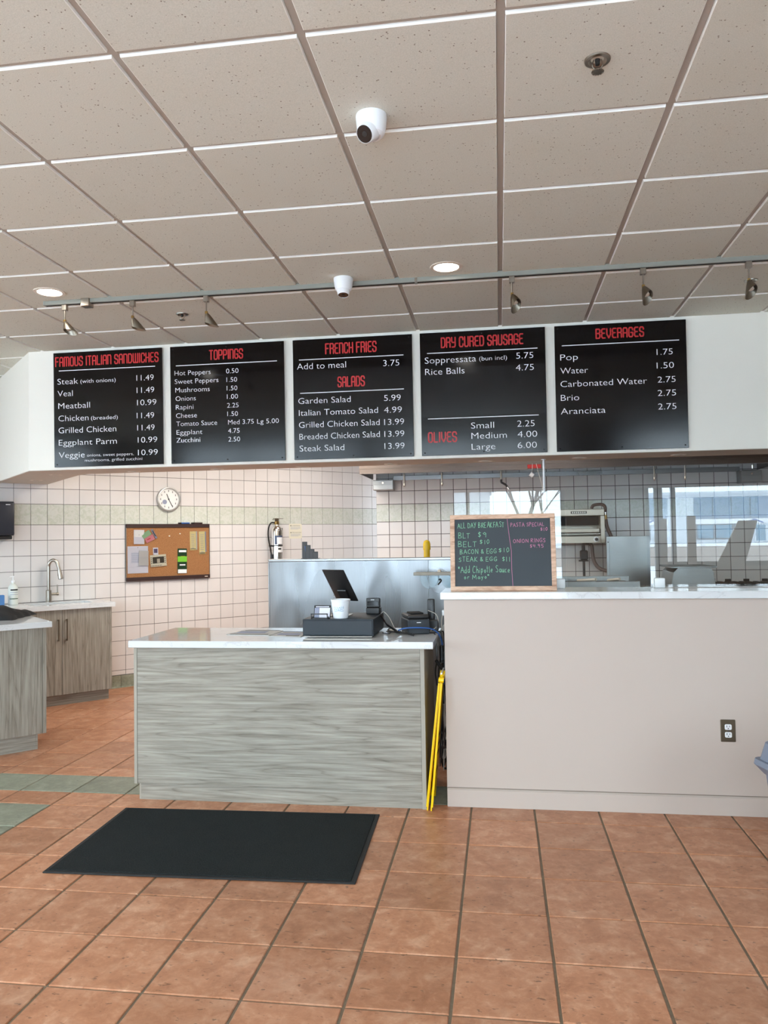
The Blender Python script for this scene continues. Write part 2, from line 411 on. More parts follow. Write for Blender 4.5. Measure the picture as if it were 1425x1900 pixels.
def tile_mesh(name, w, h, d, bev, mat, rough=0.0):
    """chamfered tile lying in local XY, its face at z = d"""
    t = bmesh.new(); hw, hh = w/2, h/2
    lo = [t.verts.new((sx*hw, sy*hh, 0)) for sx, sy in ((-1, -1), (1, -1), (1, 1), (-1, 1))]
    md = [t.verts.new((sx*hw, sy*hh, d-bev)) for sx, sy in ((-1, -1), (1, -1), (1, 1), (-1, 1))]
    hi = [t.verts.new((sx*(hw-bev), sy*(hh-bev), d)) for sx, sy in ((-1, -1), (1, -1), (1, 1), (-1, 1))]
    for a, b in ((lo, md), (md, hi)):
        for i in range(4): t.faces.new((a[i], a[(i+1) % 4], b[(i+1) % 4], b[i]))
    t.faces.new(hi)
    me = bpy.data.meshes.new(name); t.to_mesh(me); t.free(); me.materials.append(M[mat]); return me
# ------------------------------------------------------------------ floor
FX, FY, FP = -0.1837, 4.2211, 0.3427
base = MB().box(-7.2, 6.0, -1.8, 11.6, -0.12, -0.005).build('floor', 'grout')
struct(base, 'terracotta tiled floor with dark grout and a grey green border band', 'floor')
ylines = [FY-k*FP for k in range(16, 0, -1)] + [FY, 4.442, 4.765, 4.925] + [5.2575+k*0.3427 for k in range(0, 18)]
cells = []
for i in range(-19, 18):
    xa, xb = FX+i*FP, FX+(i+1)*FP
    for j in range(len(ylines)-1):
        ya, yb = ylines[j], ylines[j+1]
        sage = (abs(ya-4.442) < 1e-3) or (i == -8 and yb < FY+1e-3)
        cells.append((xa, xb, ya, yb, sage))
_yaw = 0.1461
def fpx(x, y):
    d = y*math.cos(_yaw)-x*math.sin(_yaw); r = x*math.cos(_yaw)+y*math.sin(_yaw)
    return (r/d*1450+712, 995+1.5/d*1450) if d > 0.3 else (9999, 9999)
def vis(c):
    x, y = (c[0]+c[1])/2, (c[2]+c[3])/2
    px, py = fpx(x, y)
    if not (-120 < px < 1560 and py < 2050): return False
    if y > 4.55 and x > -2.3: return False
    if y > 4.95 and px > 270: return False
    if (Vector((x, y, 0))-P45).dot(N45) > -0.3: return False
    return True
vc = sorted([c for c in cells if vis(c)], key=lambda c: (c[2]))[:298]
vs = set(id(c) for c in vc); meshes = {}; rest = MB(); rest2 = MB()
G = 0.0052
def fm(w, h, mt):
    k = (round(w, 3), round(h, 3), mt)
    if k not in meshes: meshes[k] = tile_mesh('tile', w, h, 0.0085, 0.0028, mt)
    return meshes[k]
for c in cells:
    xa, xb, ya, yb, sage = c; w_, h_ = xb-xa-2*G, yb-ya-G*1.7
    if id(c) in vs:
        o = put('tile', fm(w_, h_, 'sage' if sage else 'terra'), base, ((xa+xb)/2+random.uniform(-.0006, .0006), (ya+yb)/2+random.uniform(-.0006, .0006), -0.0085+random.uniform(-.0006, .0003)))
        if sage: o['label'] = 'grey green floor tile'
    else:
        (rest2 if sage else rest).box(xa+G, xb-G, ya+G*.65, yb-G*.65, -0.0085, -0.0003)
ro = rest.build('tiling', 'terra', base); ro['kind'] = 'stuff'
ro = rest2.build('tiling', 'sage', base, label='grey green floor tiling'); ro['kind'] = 'stuff'

# ------------------------------------------------------------------ main ceiling: grid of tegular tiles
CZ, CX, CY, CS = 3.061, 0.035, 2.2913, 0.6096
deck = MB().box(-7.2, 6.0, -1.8, 7.4, CZ+0.10, CZ+0.14).build('ceiling', 'darkw')
struct(deck, 'suspended ceiling of speckled off white tiles in a grey metal grid', 'ceiling')
tee = MB().box(-0.012, 0.012, 0, 8.8, 0, 0.03).mesh('tee_bar'); tee.materials.append(M['tee'])
rowb = MB().box(0, 13.0, -0.012, 0.012, 0.0006, 0.03).mesh('tee_bar'); rowb.materials.append(M['tee'])
for i in range(-11, 10): put('tee_bar', tee, deck, (CX+i*CS, -1.6, CZ))
for j in range(-6, 9):
    if CY+j*CS < 7.2: put('tee_bar', rowb, deck, (-7.0, CY+j*CS, CZ))
def ceiling_tile_mesh():
    t = bmesh.new(); hw = CS/2-0.012; dz = 0.0105
    A = [(-hw, -hw), (hw, -hw), (hw, hw), (-hw, hw)]
    up = [t.verts.new((x, y, 0.012)) for x, y in A]
    b1 = [t.verts.new((x*0.992, y*0.992, -dz+0.001)) for x, y in A]; b2 = [t.verts.new((x*0.985, y*0.985, -dz)) for x, y in A]
    for a, b in ((up, b1), (b1, b2)):
        for i in range(4): t.faces.new((a[i], a[(i+1) % 4], b[(i+1) % 4], b[i]))
    t.faces.new(b2); bmesh.ops.recalc_face_normals(t, faces=t.faces[:])
    for f in t.faces:
        if f.normal.z > 0.5: f.normal_flip()
    for f in t.faces:
        f.material_index = 0 if abs(f.normal.z) > 0.9 else 1
    me = bpy.data.meshes.new('panel'); t.to_mesh(me); t.free(); me.materials.append(M['acou']); me.materials.append(M['tedge']); return me
ctm = ceiling_tile_mesh()
for i in range(-12, 9):
    for j in range(-8, 8):
        x, y = CX+(i+.5)*CS, CY+(j+.5)*CS
        if j > 5 and x > -3.0: continue
        if x < -6.9 or x > 5.8 or y < -1.4: continue
        put('panel', ctm, deck, (x, y, CZ))

# ------------------------------------------------------------------ menu bulkhead and soffit
BY, BZ, SD = 5.80, 2.089, 0.42
A1 = Vector((-3.74, BY)); d45 = Vector((N45.x, N45.y))
A2 = A1 + d45*1.42
B1 = A1 + Vector((0.17, SD)); B2 = Vector((P45.x+U45.x*0.31, P45.y+U45.y*0.31)); A2 = Vector((P45.x-U45.x*0.16, P45.y-U45.y*0.16))
poly = [(6.0, BY), (A1.x, A1.y), (A2.x, A2.y), (B2.x, B2.y), (B1.x-0.03, B1.y+0.08), (B1.x+0.12, B1.y-0.02), (6.0, BY+SD)]
o = MB().prism(poly, BZ, CZ+0.12).build('wall_header', 'bulk')
struct(o, 'white dropped bulkhead carrying the black menu boards', 'bulkhead')
# thin painted underside board of the bulkhead
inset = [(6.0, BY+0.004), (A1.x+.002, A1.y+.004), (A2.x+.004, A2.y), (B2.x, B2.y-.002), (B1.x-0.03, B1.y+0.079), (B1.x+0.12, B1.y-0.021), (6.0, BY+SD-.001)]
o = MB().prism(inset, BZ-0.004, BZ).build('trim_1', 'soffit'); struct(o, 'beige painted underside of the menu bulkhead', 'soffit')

# ------------------------------------------------------------------ tiled walls
WT = 0.1546; ROWP = 0.151
def zlines():
    L = [1.684-ROWP*k for k in range(10, 0, -1)]      # 0.174 ... 1.533
    return [0.125] + L + [1.684, 1.888, 2.040, 2.193, 2.345, 2.497, 2.649, 2.801, 2.953, 3.05]
ZL = zlines()
wl = MB().box(-3.8, 5.6, 0.006, 0.16, 0, 3.2).build('wall_left', 'wgrout', None, P45, TH)
struct(wl, 'long white tiled wall at an angle behind the left counter, with a green band', 'wall')
tm = {}
def wt(w, h, mt, g=0.0022):
    k = (round(w, 3), round(h, 3), mt)
    if k not in tm: tm[k] = tile_mesh('tile', w-2*g, h-2*g, 0.007, 0.0012, mt)
    return tm[k]
cand = []
for k in range(-19, 36):
    for r in range(len(ZL)-1):
        a, z0, z1 = k*WT, ZL[r], ZL[r+1]
        zc = (z0+z1)/2; seen = (-1.2 <= k <= 28) and z1 < 2.36
        if seen and k < 5 and zc < 0.86: seen = False
        if seen and k < -0.5 and zc < 1.0: seen = False
        if seen and k > 17.5 and zc < 1.3: seen = False
        if seen and k > 6 and zc < 0.70-0.0*k: seen = False if k > 6.5 else seen
        if seen and k in (7, 8, 9, 10) and 1.12 < zc < 1.62: seen = True
        cand.append((seen, a, z0, z1))
seen = [c for c in cand if c[0]]
seen.sort(key=lambda c: c[1]); keep = seen[:299]; ks = set(id(c) for c in keep)
rest = MB()
for c in cand:
    _, a, z0, z1 = c; band = abs(z0-1.684) < 1e-3; mt = 'gtile' if band else 'wtile'
    if id(c) in ks:
        o = put('tile', wt(WT, z1-z0, mt), wl, (a+WT/2, 0.007, (z0+z1)/2), rot=(PI/2, 0, 0))
        if band: o['label'] = 'pale green mottled band tile'
    elif a > -2.9:
        rest.box(a+.0022, a+WT-.0022, 0.0, 0.007, z0+.0022, z1-.0022)
ro = rest.build('tiling', 'wtile', wl); ro['kind'] = 'stuff'
cb = MB().box(-2.9, 5.5, -0.004, 0.004, 0, 0.124).build('baseboard_left', 'wgrout', None, P45, TH); struct(cb, 'grey green tile skirting at the foot of the angled wall', 'baseboard')
cm = MB().prism([(0, 0), (-0.03, 0), (-0.014, 0.008), (-0.010, 0.02), (-0.008, 0.122), (0, 0.122)], 0.0015, 0.3075).mesh('tile'); cm.materials.append(M['sage'])
for k in range(-4, 17):
    if -1 <= k*0.309 <= 5.2: put('tile', cm, cb, (k*0.309+0.10, -0.004, 0), rot=(PI/2, 0, PI/2))
# kitchen back wall
YB = 9.2; XB0 = -1.446; PB = 0.1535
wb = MB().box(XB0+0.002, 3.3, YB+0.006, YB+0.2, 0, 2.8).build('wall_back', 'wgrout'); struct(wb, 'grey white tiled kitchen wall behind the cooking line', 'wall')
ZB = [1.693-0.152*k for k in range(11, 0, -1)] + [1.693, 1.902, 2.057, 2.210, 2.362, 2.514, 2.666, 2.78]
rest = MB(); cnt = 0
for k in range(0, 31):
    for r in range(len(ZB)-1):
        z0, z1 = ZB[r], ZB[r+1]; band = abs(z0-1.693) < 1e-3; mt = 'gtile' if band else 'wtile'; a = XB0+k*PB
        if 0.95 < (z0+z1)/2 < 2.25 and k < 28 and not (k < 15 and z1 < 1.3):
            o = put('tile', wt(PB, z1-z0, mt, 0.0034), wb, (a+PB/2, YB+0.007, (z0+z1)/2), rot=(PI/2, 0, 0)); cnt += 1
            if band: o['label'] = 'pale green mottled band tile'
        else: rest.box(a+.003, a+PB-.003, YB, YB+.007, z0+.003, z1-.003)
ro = rest.build('tiling', 'wtile', wb); ro['kind'] = 'stuff'
struct(MB().box(-4.0, 3.4, 11.2, 11.35, 0, 2.8).build('wall_passage', 'darkw'), 'plain wall closing the passage behind the kitchen', 'wall')
struct(MB().box(3.15, 3.3, 4.62, 9.2, 0, 2.8).build('wall_kitchen_right', 'darkw'), 'plain right hand wall of the kitchen', 'wall')
kc = Vector((B2.x, B2.y))
struct(MB().prism([(6.0, BY+SD-0.01), (B1.x, B1.y), (B2.x-.2, B2.y), (W45(5.6, .1).x, W45(5.6, .1).y), (3.4, 11.3), (6.0, 11.3)], 2.78, 2.9).build('ceiling_kitchen', 'darkw'), 'plain kitchen ceiling behind the bulkhead', 'ceiling')
# front room side walls and the window wall behind the photographer
struct(MB().box(-7.0, -6.85, -1.8, 5.2, 0, .9).box(-7.0, -6.85, -1.8, 5.2, 2.9, 3.2).box(-7.0, -6.85, -1.8, -1.1, .9, 2.9).box(-7.0, -6.85, 3.9, 5.2, .9, 2.9).build('wall_far_left', 'darkw'), 'side wall of the front room with a wide window', 'wall')
fw_ = MB()
for y in (-1.1, .55, 2.2, 3.85): fw_.box(-6.95, -6.89, y, y+.05, .9, 2.9)
fw_.box(-6.95, -6.89, -1.1, 3.9, .9, .96).box(-6.95, -6.89, -1.1, 3.9, 2.84, 2.9)
r_ = fw_.build('window_6', 'bframe'); struct(r_, 'wide sill height window in the left side wall of the front room', 'window')
for y in (-1.05, .6, 2.25): MB().box(-6.925, -6.915, y, y+1.6, .96, 2.84).build('pane', 'glass', r_)
struct(MB().box(3.9, 4.05, -1.8, 6.2, 0, 3.2).build('wall_right', plain('brown_wall_paint', srgb(120, 104, 92), .7)), 'unseen right side wall of the front room, set close to cut light', 'wall')  # out of view; placed close and dark to dim the half wall's right side
RY = -1.6
wr = MB()
wr.box(-7, -5.6, RY-.2, RY, 0, 3.2).box(-5.6, 3.9, RY-.2, RY, 2.95, 3.2).box(0.90, 1.97, RY-.2, RY, 0, 2.95)
wr.box(-5.6, -3.05, RY-.2, RY, 0, 1.06).box(2.15, 3.9, RY-.2, RY, 0, 1.06).box(-2.35, -1.85, RY-.2, RY, 0, 2.95)
struct(wr.build('wall_rear', 'darkw'), 'window wall behind the photographer', 'wall')
def window(n, x0, x1, z0, z1, mull):
    f = MB(); Y0, Y1 = RY-.16, RY-.07
    for z in (z0, z1-0.06): f.box(x0, x1, Y0, Y1, z, z+0.06)
    for x in [x0]+mull+[x1-0.05]: f.box(x, x+0.05, Y0, Y1, z0, z1)
    r = f.build('window_%d' % n, 'bframe'); struct(r, ['left sill height window', 'narrow glass door panel', 'wide floor length window', 'slim floor length window', 'right sill height window'][n-1] + ' in the wall behind the photographer', 'window')
    xs = [x0]+mull+[x1]
    for a, b in zip(xs, xs[1:]): MB().box(a+0.05, b, RY-.12, RY-.112, z0+0.05, z1-0.05).build('pane', 'glass', r)
window(1, -5.6, -3.05, 1.06, 2.95, [-4.4])
window(2, -3.05, -2.35, 0.02, 2.95, [])
window(3, -1.85, 0.90, 0.02, 2.95, [-0.46])
window(4, 1.97, 2.15, 0.02, 2.95, [])
window(5, 2.15, 3.9, 1.06, 2.95, [2.32])
for i_, (x, w_, z, lb) in enumerate(((2.20, .04, 1.70, 'thin grey upright stand on the window sill behind the photographer'), (2.56, .055, 1.735, 'wider grey upright stand on the window sill behind the photographer'))):
    o = MB().box(x-w_, x+w_, RY-.06, RY-.02, 1.061, z, .004).build('display_stand', 'darkw'); tag(o, lb, 'stand')
o = MB().prism([(2.86, 1.061), (3.22, 1.061), (3.40, 1.66), (3.16, 1.66)], -(RY-.02), -(RY-.05), RX(PI/2)).build('folded_sign', 'darkw'); tag(o, 'slanted grey folded sign leaning on the window sill behind the photographer', 'sign')

# ------------------------------------------------------------------ half wall with quartz ledge
HX = -0.318
hw = MB().box(HX, 5.9, 4.425, 4.62, 0, 1.148).build('wall_front', 'beige'); struct(hw, 'beige painted half wall under the white quartz ledge', 'half wall')
bb = MB().prism([(4.425, 0.0), (4.413, 0.0), (4.413, 0.092), (4.425, 0.100)], HX+0.002, 5.9, Matrix(((0, 0, 1, 0), (1, 0, 0, 0), (0, 1, 0, 0), (0, 0, 0, 1)))).build('baseboard_front', 'beige'); struct(bb, 'beige painted baseboard at the foot of the half wall', 'baseboard')
o = MB().box(-0.336, 5.9, 4.395, 4.80, 1.150, 1.190, 0.003).build('quartz_ledge', 'quartz'); tag(o, 'white veined quartz ledge on top of the beige half wall', 'ledge')

t = thing('wall_outlet', 'bronze duplex electrical outlet with white sockets low on the half wall', 'outlet', (1.183, 4.4255, 0.446))
MB().prism([(-.038, -.059), (.038, -.059), (.038, .059), (-.038, .059)], 0, 0.006, RX(PI/2), bev=0.003).build('face_plate', 'plate', t)
for s in (-1, 1):
    pts = []
    for k in range(20):
        a = 2*PI*k/20; pts.append((max(-.0175, min(.0175, .021*math.cos(a))), max(-.0145, min(.0145, .019*math.sin(a)))))
    so = MB().prism(pts, 0.004, 0.0085, RX(PI/2)).build('socket', 'white', t, (0, 0, s*0.0205))
    MB().box(-.0085, -.0055, -.0092, -.0084, -.001, .009).box(.0055, .008, -.0092, -.0084, 0, .008).cyl((0, -.0084, -.0075), (0, -.0092, -.0075), .0028).build('slots', 'blackm', so)
MB().cyl((0, -.006, 0), (0, -.0085, 0), .003).build('screw', 'chrome', t)

MB().box(HX+.002, 5.9, 4.4225, 4.4249, .1005, .1045).build('shadow_line', plain('shadow_line_tone', srgb(140, 126, 114), .8), bb)  # darker strip coloured in as the shadow line along the baseboard top
# glass screen above the ledge
for x0, x1, lb in ((-0.266, 0.385, 'left pane of the glass screen standing on the quartz ledge behind the chalkboard'), (0.389, 2.9, 'long right pane of the glass screen on the quartz ledge, mirroring the street')):
    t = thing('glass_screen', lb, 'glass screen', ((x0+x1)/2, 4.70, 1.1905))
    w_ = (x1-x0)/2
    MB().box(-w_, w_, -0.003, 0.003, 0.0025, 0.575).build('pane', 'glass', t)
for x, lb in ((0.345, 'small white glass clamp on the ledge beside the chalkboard'), (0.905, 'small white glass clamp alone on the ledge below the grill')):
    t = thing('glass_clamp', lb, 'clamp', (x, 4.70, 1.1905), group='clamps on the ledge')
    MB().box(-.029, .029, -.022, -.005, 0.0, .056, 0.005, seg=2).box(-.029, .029, .005, .022, 0, .056, .004).build('jaw', 'white', t)

# ------------------------------------------------------------------ order counter
t = thing('order_counter', 'grey woodgrain order counter facing the room under white quartz', 'counter', (0, 0, 0))
MB().box(-2.119, -0.452, 4.352, 4.37, 0.095, 0.884, 0.001).build('front_panel', 'lamh', t)
MB().box(-2.1025, -0.4515, 4.362, 4.38, 0.0, 0.0935).build('plinth', 'lamh', t)
MB().box(-2.138, -2.120, 4.350, 4.93, 0.092, 0.884).build('side_panel', 'edge', t); MB().box(-2.112, -2.103, 4.362, 4.93, 0, .0915).build('plinth_return', 'edge', t)
MB().box(-0.451, -0.428, 4.350, 4.93, 0.0, 0.884).build('side_panel', 'edge', t)
MB().box(-2.119, -0.452, 4.92, 4.935, 0.095, 0.884).build('back_panel', 'lamh', t)
o = MB().box(-2.155, -0.374, 4.312, 4.985, 0.8855, 0.925, 0.003).build('worktop', 'quartz'); tag(o, 'white quartz worktop of the order counter with the cash drawer', 'worktop')

# ------------------------------------------------------------------ left counter and sink counter (45 degrees)
t = thing('side_cabinet', 'grey woodgrain side cabinet with vertical grain at the left edge', 'cabinet', W45(0, 0), TH)
MB().box(-1.5, -0.262, -2.052, -2.034, 0.118, 0.884, .001).build('front_panel', 'lamv', t)
MB().box(-0.260, -0.236, -2.055, -1.35, 0.118, 0.884).build('side_panel', 'lamv', t)
MB().box(-1.5, -0.300, -2.012, -1.995, 0.0, 0.117).build('plinth', 'lamh', t)
MB().box(-0.299, -0.285, -2.012, -1.40, 0.0, 0.117).build('plinth_return', 'lamh', t)
o = MB().box(-1.55, -0.201, -2.082, -1.30, 0.8855, 0.928, .003).build('worktop', 'quartz', None, W45(0, 0), TH); tag(o, 'white quartz worktop at the left edge with a black garment on it', 'worktop')

t = thing('sink_cabinet', 'woodgrain sink cabinet with two doors below the faucet', 'cabinet', W45(0, 0), TH)
for x0, x1, hx in ((-0.30, 0.2925, 0.256), (0.2955, 0.728, 0.331)):
    d = MB().box(x0, x1, -0.552, -0.534, 0.100, 0.884, .001).build('door', 'lamv', t)
    MB().box(hx-.006, hx+.006, -.582, -.574, 0.598, 0.798, .002).box(hx-.005, hx+.005, -.576, -.551, .60, .612).box(hx-.005, hx+.005, -.576, -.551, .784, .796).build('handle', 'plate', d)
MB().box(0.7295, 0.751, -0.553, -0.004, 0.0995, 0.884).build('side_panel', 'lamv', t)
MB().box(-0.30, 0.735, -0.505, -0.49, 0.0, 0.099).build('plinth', 'lamh', t)
MB().box(0.722, 0.736, -0.489, -0.035, 0.0, 0.099).build('plinth_return', 'lamh', t)
sk = MB(); X0, X1, Y0, Y1 = -0.9, 0.778, -0.582, -0.010; a0, a1, b0, b1 = 0.06, 0.62, -0.43, -0.13; Z0, Z1 = 0.8855, 0.928
for bx in ((X0, a0, Y0, Y1), (a1, X1, Y0, Y1), (a0, a1, Y0, b0), (a0, a1, b1, Y1)): sk.box(*bx, Z0, Z1)
o = sk.build('worktop', 'quartz', None, W45(0, 0), TH); tag(o, 'white quartz worktop around the undermount sink by the tiled wall', 'worktop')
t = thing('undermount_sink', 'steel undermount sink basin below the arched faucet', 'sink', W45(0, 0), TH)
MB().box(a0, a1, b0, b1, 0.70, 0.704).box(a0-.004, a0, b0, b1, .70, .885).box(a1, a1+.004, b0, b1, .70, .885).box(a0, a1, b0-.004, b0, .70, .885).box(a0, a1, b1, b1+.004, .70, .885).build('basin', 'steel', t)
MB().lathe([(0.04, 0), (0.036, .004), (.02, .002)], 20, tr((a0+a1)/2, (b0+b1)/2, .704)).build('drain', 'chrome', t)

t = thing('kitchen_faucet', 'brushed nickel arched pull-down faucet behind the sink', 'faucet', W45(0.30, -0.075, 0.929), TH)
MB().lathe([(.030, 0), (.030, .006), (.026, .01), (.026, .112), (.022, .116), (.019, .118)], 24).build('base', 'nickel', t)
pts = [(0, 0, .115), (0, 0, .33)]
for k in range(9):
    a = PI*k/9*0.98; pts.append((0.038*(1-math.cos(a)), -0.004*k, .35+.058*math.sin(a)))
pts += [(0.083, -.04, .33), (.089, -.043, .30)]
MB().tube(pts, .0155, 12).build('spout', 'nickel', t)
MB().cyl((.088, -.043, .31), (.100, -.05, .225), .017, .0245).build('spray_head', 'nickel', t)
MB().cyl((.0998, -.05, .2255), (.1004, -.05, .222), .022, .022).box(.075, .080, -.056, -.03, .25, .285, .002).build('nozzle', 'black', t)
MB().cyl((.02, 0, .075), (.088, 0, .075), .0125).cyl((.075, 0, .075), (.09, 0, .075), .0165).build('valve_arm', 'nickel', t)
MB().cyl((.083, 0, .085), (.080, 0, .165), .006).build('lever', 'nickel', t)

t = thing('soap_bottle', 'clear white pump soap bottle on the sink worktop', 'bottle', W45(-0.038, -0.15, 0.9285), TH)
MB().lathe([(.040, 0), (.044, .006), (.044, .15), (.040, .17), (.026, .192), (.015, .20), (.015, .212)], 24).build('bottle_body', 'cloudy', t)
MB().lathe([(.017, .21), (.017, .228), (.005, .231), (.005, .26), (.011, .262), (.011, .27), (0, .272)], 16).cyl((0, 0, .266), (-.035, -.012, .262), .005, .004).build('pump', 'white', t)
def cylpatch(r, a0, a1, z0, z1, n=10, thick=0.0006):
    m = MB(); b = m.b
    lo = [b.verts.new(((r+thick)*math.cos(a0+(a1-a0)*i/n), (r+thick)*math.sin(a0+(a1-a0)*i/n), z0)) for i in range(n+1)]
    hi = [b.verts.new(((r+thick)*math.cos(a0+(a1-a0)*i/n), (r+thick)*math.sin(a0+(a1-a0)*i/n), z1)) for i in range(n+1)]
    for i in range(n): b.faces.new((lo[i], lo[i+1], hi[i+1], hi[i]))
    return m
cylpatch(.044, -2.3, -.7, .135, .148).build('label_mark', 'ink', t); cylpatch(.044, -2.5, -.6, .055, .062).build('label_line', 'greenl', t); cylpatch(.044, -2.4, -.6, .115, .119).build('label_line', 'inkb', t); cylpatch(.044, -2.4, -.6, .095, .099).build('label_line', 'inkb', t)
o = MB().box(-.022, .022, -.03, .03, 0, .10, .004).build('blue_carton', 'bluel', None, W45(-0.150, -0.20, .9285), TH); tag(o, 'small blue carton left of the soap bottle', 'carton')

# folded black jacket
def jacket():
    m = MB(); b = m.b; nx, ny = 46, 34; from mathutils import noise
    g = []
    for i in range(nx+1):
        row = []
        for j in range(ny+1):
            u, v = i/nx, j/ny
            x = -0.62+0.62*u; y = -.26+.52*v
            rnd = max(0, 1-(abs(2*u-1)**5)) * max(0, 1-(abs(2*v-1)**4))
            h = (0.036+0.085*(1-u)**0.7)*(rnd**0.45)
            h += 0.036*noise.noise(Vector((x*7, y*5+x*3, 1)))*rnd**.5 + .010*abs(noise.noise(Vector((x*16+y*9, y*6, 4))))*rnd**.5
            ex = .03*noise.noise(Vector((v*5, 3, 0)))*(u); ey = .03*noise.noise(Vector((u*6, 9, 2)))*(2*v-1)
            row.append(b.verts.new((x+ex-0.05*v, y+ey, max(0.0015, h))))
        g.append(row)
    lo = [[b.verts.new((q.co.x, q.co.y, 0.0008)) for q in r] for r in g]
    for i in range(nx):
        for j in range(ny):
            b.faces.new((g[i][j], g[i+1][j], g[i+1][j+1], g[i][j+1]))
    for i in range(nx):
        b.faces.new((lo[i][0], lo[i+1][0], g[i+1][0], g[i][0])); b.faces.new((g[i][ny], g[i+1][ny], lo[i+1][ny], lo[i][ny]))
    for j in range(ny):
        b.faces.new((g[0][j], g[0][j+1], lo[0][j+1], lo[0][j])); b.faces.new((lo[nx][j], lo[nx][j+1], g[nx][j+1], g[nx][j]))
    return m
t = thing('black_jacket', 'black cloth jacket lying crumpled on the left worktop', 'jacket', W45(-0.25, -1.585, .9285), math.radians(8))
jacket().build('cloth', 'cloth', t)

# towel dispenser
t = thing('towel_dispenser', 'charcoal paper towel dispenser on the tiled wall at the left edge', 'dispenser', W45(-0.20, 0, 1.545), TH)
MB().box(-.18, .163, -.21, -.001, .035, .355, .014, seg=3).build('cover', plain('charcoal_plastic', srgb(44, 48, 58), 0.35), t)
MB().box(-.16, .145, -.195, -.002, 0, .034, .006).build('chute', 'black', t)
MB().box(.085, .125, -.2115, -.2100, .322, .328).build('mark', 'white', t)
MB().box(-.06, -.015, -.2112, -.2098, .19, .235).build('window', 'gblack', t)

# ------------------------------------------------------------------ wall clock
t = thing('wall_clock', 'round silver wall clock on the tiles above the cork board', 'clock', W45(1.553, 0, 1.959), TH)
MB().lathe([(.128, 0), (.133, .006), (.133, .03), (.128, .038), (.121, .040), (.116, .034), (.114, .02)], 48, RX(PI/2), cap1=False).build('rim', plain('silver_rim', srgb(190, 190, 188), 0.35, 0.7), t)
MB().lathe([(.117, .010), (.117, .018)], 48, RX(PI/2)).build('dial', plain('dial_white', srgb(236, 238, 236), 0.5), t)
nm = MB().box(-.004, .004, -.0195, -.0185, -.010, .010).mesh('hour_mark'); nm.materials.append(plain('grey_ink', srgb(120, 120, 120), 0.6))
for k in range(12): put('hour_mark', nm, t, (.09*math.sin(k*PI/6), 0, .09*math.cos(k*PI/6)))
def hand(ang, ln, wd):
    return MB().box(-wd, wd, -.0225, -.021, -.018, ln).mesh('hand'), ang
for ang, ln, wd in ((-0.38, .062, .0035), (2.66, .088, .003)):
    me, a_ = hand(ang, ln, wd); me.materials.append(M['ink']); put('hand', me, t, rot=(0, a_, 0))
MB().cyl((0, -.018, 0), (0, -.026, 0), .007).build('hub', 'ink', t)
ring = MB().lathe([(.024, 0), (.0255, 0), (.0255, .001), (.024, .001)], 24, RX(PI/2)@tr(-.045, -.03, .0183)).build('sub_dial', 'inkb', t)

# ------------------------------------------------------------------ cork board and pinned papers
t = thing('cork_board', 'cork bulletin board with dark brown top and bottom rails', 'bulletin board', W45(1.555, 0, 1.389), TH)
MB().box(-.468, .468, -.018, -.001, -.262, .262).build('cork_panel', 'cork', t)
MB().box(-.470, .470, -.030, -.001, .262, .302, .003).build('rail', 'brownp', t)
r_ = MB().box(-.470, .470, -.034, -.001, -.300, -.260, .003).build('rail', 'brownp', t); MB().box(.405, .44, -.0352, -.0340, -.285, -.277).build('badge', 'ring', r_)
for s in (-1, 1): MB().box(s*.4695-.0025, s*.4695+.0025, -.024, -.001, -.262, .262).build('side_strip', 'nickel', t)
def pinned(name, label, cat, a, z, w_, h_, ang, mt, extra=None, group=None, d=-0.0195, curl=0.004):
    t = thing(name, label, cat, W45(a, d, z), rot=(0, 0, TH), group=group)
    m = MB(); b = m.b; n = 6; rows = []
    for j in range(n+1):
        v = j/n; zz = h_/2-h_*v; yy = -curl*(v**2)*2
        p = []
        for s in (-1, 1):
            x = s*w_/2; p.append(b.verts.new((x*math.cos(ang)+zz*math.sin(ang), yy, zz*math.cos(ang)-x*math.sin(ang))))
        rows.append(p)
    for r0, r1 in zip(rows, rows[1:]): b.faces.new((r0[0], r1[0], r1[1], r0[1]))
    so = bmesh.ops.solidify(b, geom=b.faces[:], thickness=0.0007)
    m.build('sheet', mt, t)
    if extra:
        for nm_, mt_, x0, x1, z0, z1 in extra:
            zc = (z0+z1)/2; v = (h_/2-zc)/h_; yy = -curl*max(0, v)**2*2
            e = MB()
            e.box((x0-x1)/2, (x1-x0)/2, -.0006, .0002, (z0-z1)/2, (z1-z0)/2)
            xc = (x0+x1)/2
            e.build(nm_, mt_, t, (xc*math.cos(ang)+zc*math.sin(ang), yy-.0018, zc*math.cos(ang)-xc*math.sin(ang)), rot=(0, ang, 0))
    return t
lines = lambda w_, z0, z1, n, mt='inkb': [('print_line', mt, -w_, w_*(0.6+0.4*((k*7) % 3)/2), z0+(z1-z0)*k/n, z0+(z1-z0)*k/n+.004) for k in range(n)]
pinned('paper_slip', 'white slip with a blue-grey top half at the top left of the cork board', 'paper', 1.222, 1.553, .114, .15, .02, 'paper', [('header', 'greyp', -.052, .052, .0, .07)]+[('pin', 'ink', -.003, .003, .02, .026)])
pinned('paper_note', 'pale green banknote-like paper beside the white slip on the cork board', 'paper', 1.300, 1.580, .10, .055, -.55, 'greenn', None, d=-.022)
pinned('paper_note', 'pink banknote-like paper overlapping the green one on the cork board', 'paper', 1.335, 1.535, .10, .06, -.42, 'pinkn', [('print_block', 'redtag', -.03, .01, -.004, .004)], d=-.026)
pinned('paper_note', 'narrow dark striped paper right of the pink one on the cork board', 'paper', 1.385, 1.585, .022, .11, -.5, 'inkb', [('stripe', 'ink', -.004, .004, -.05, .04)], d=-.024)
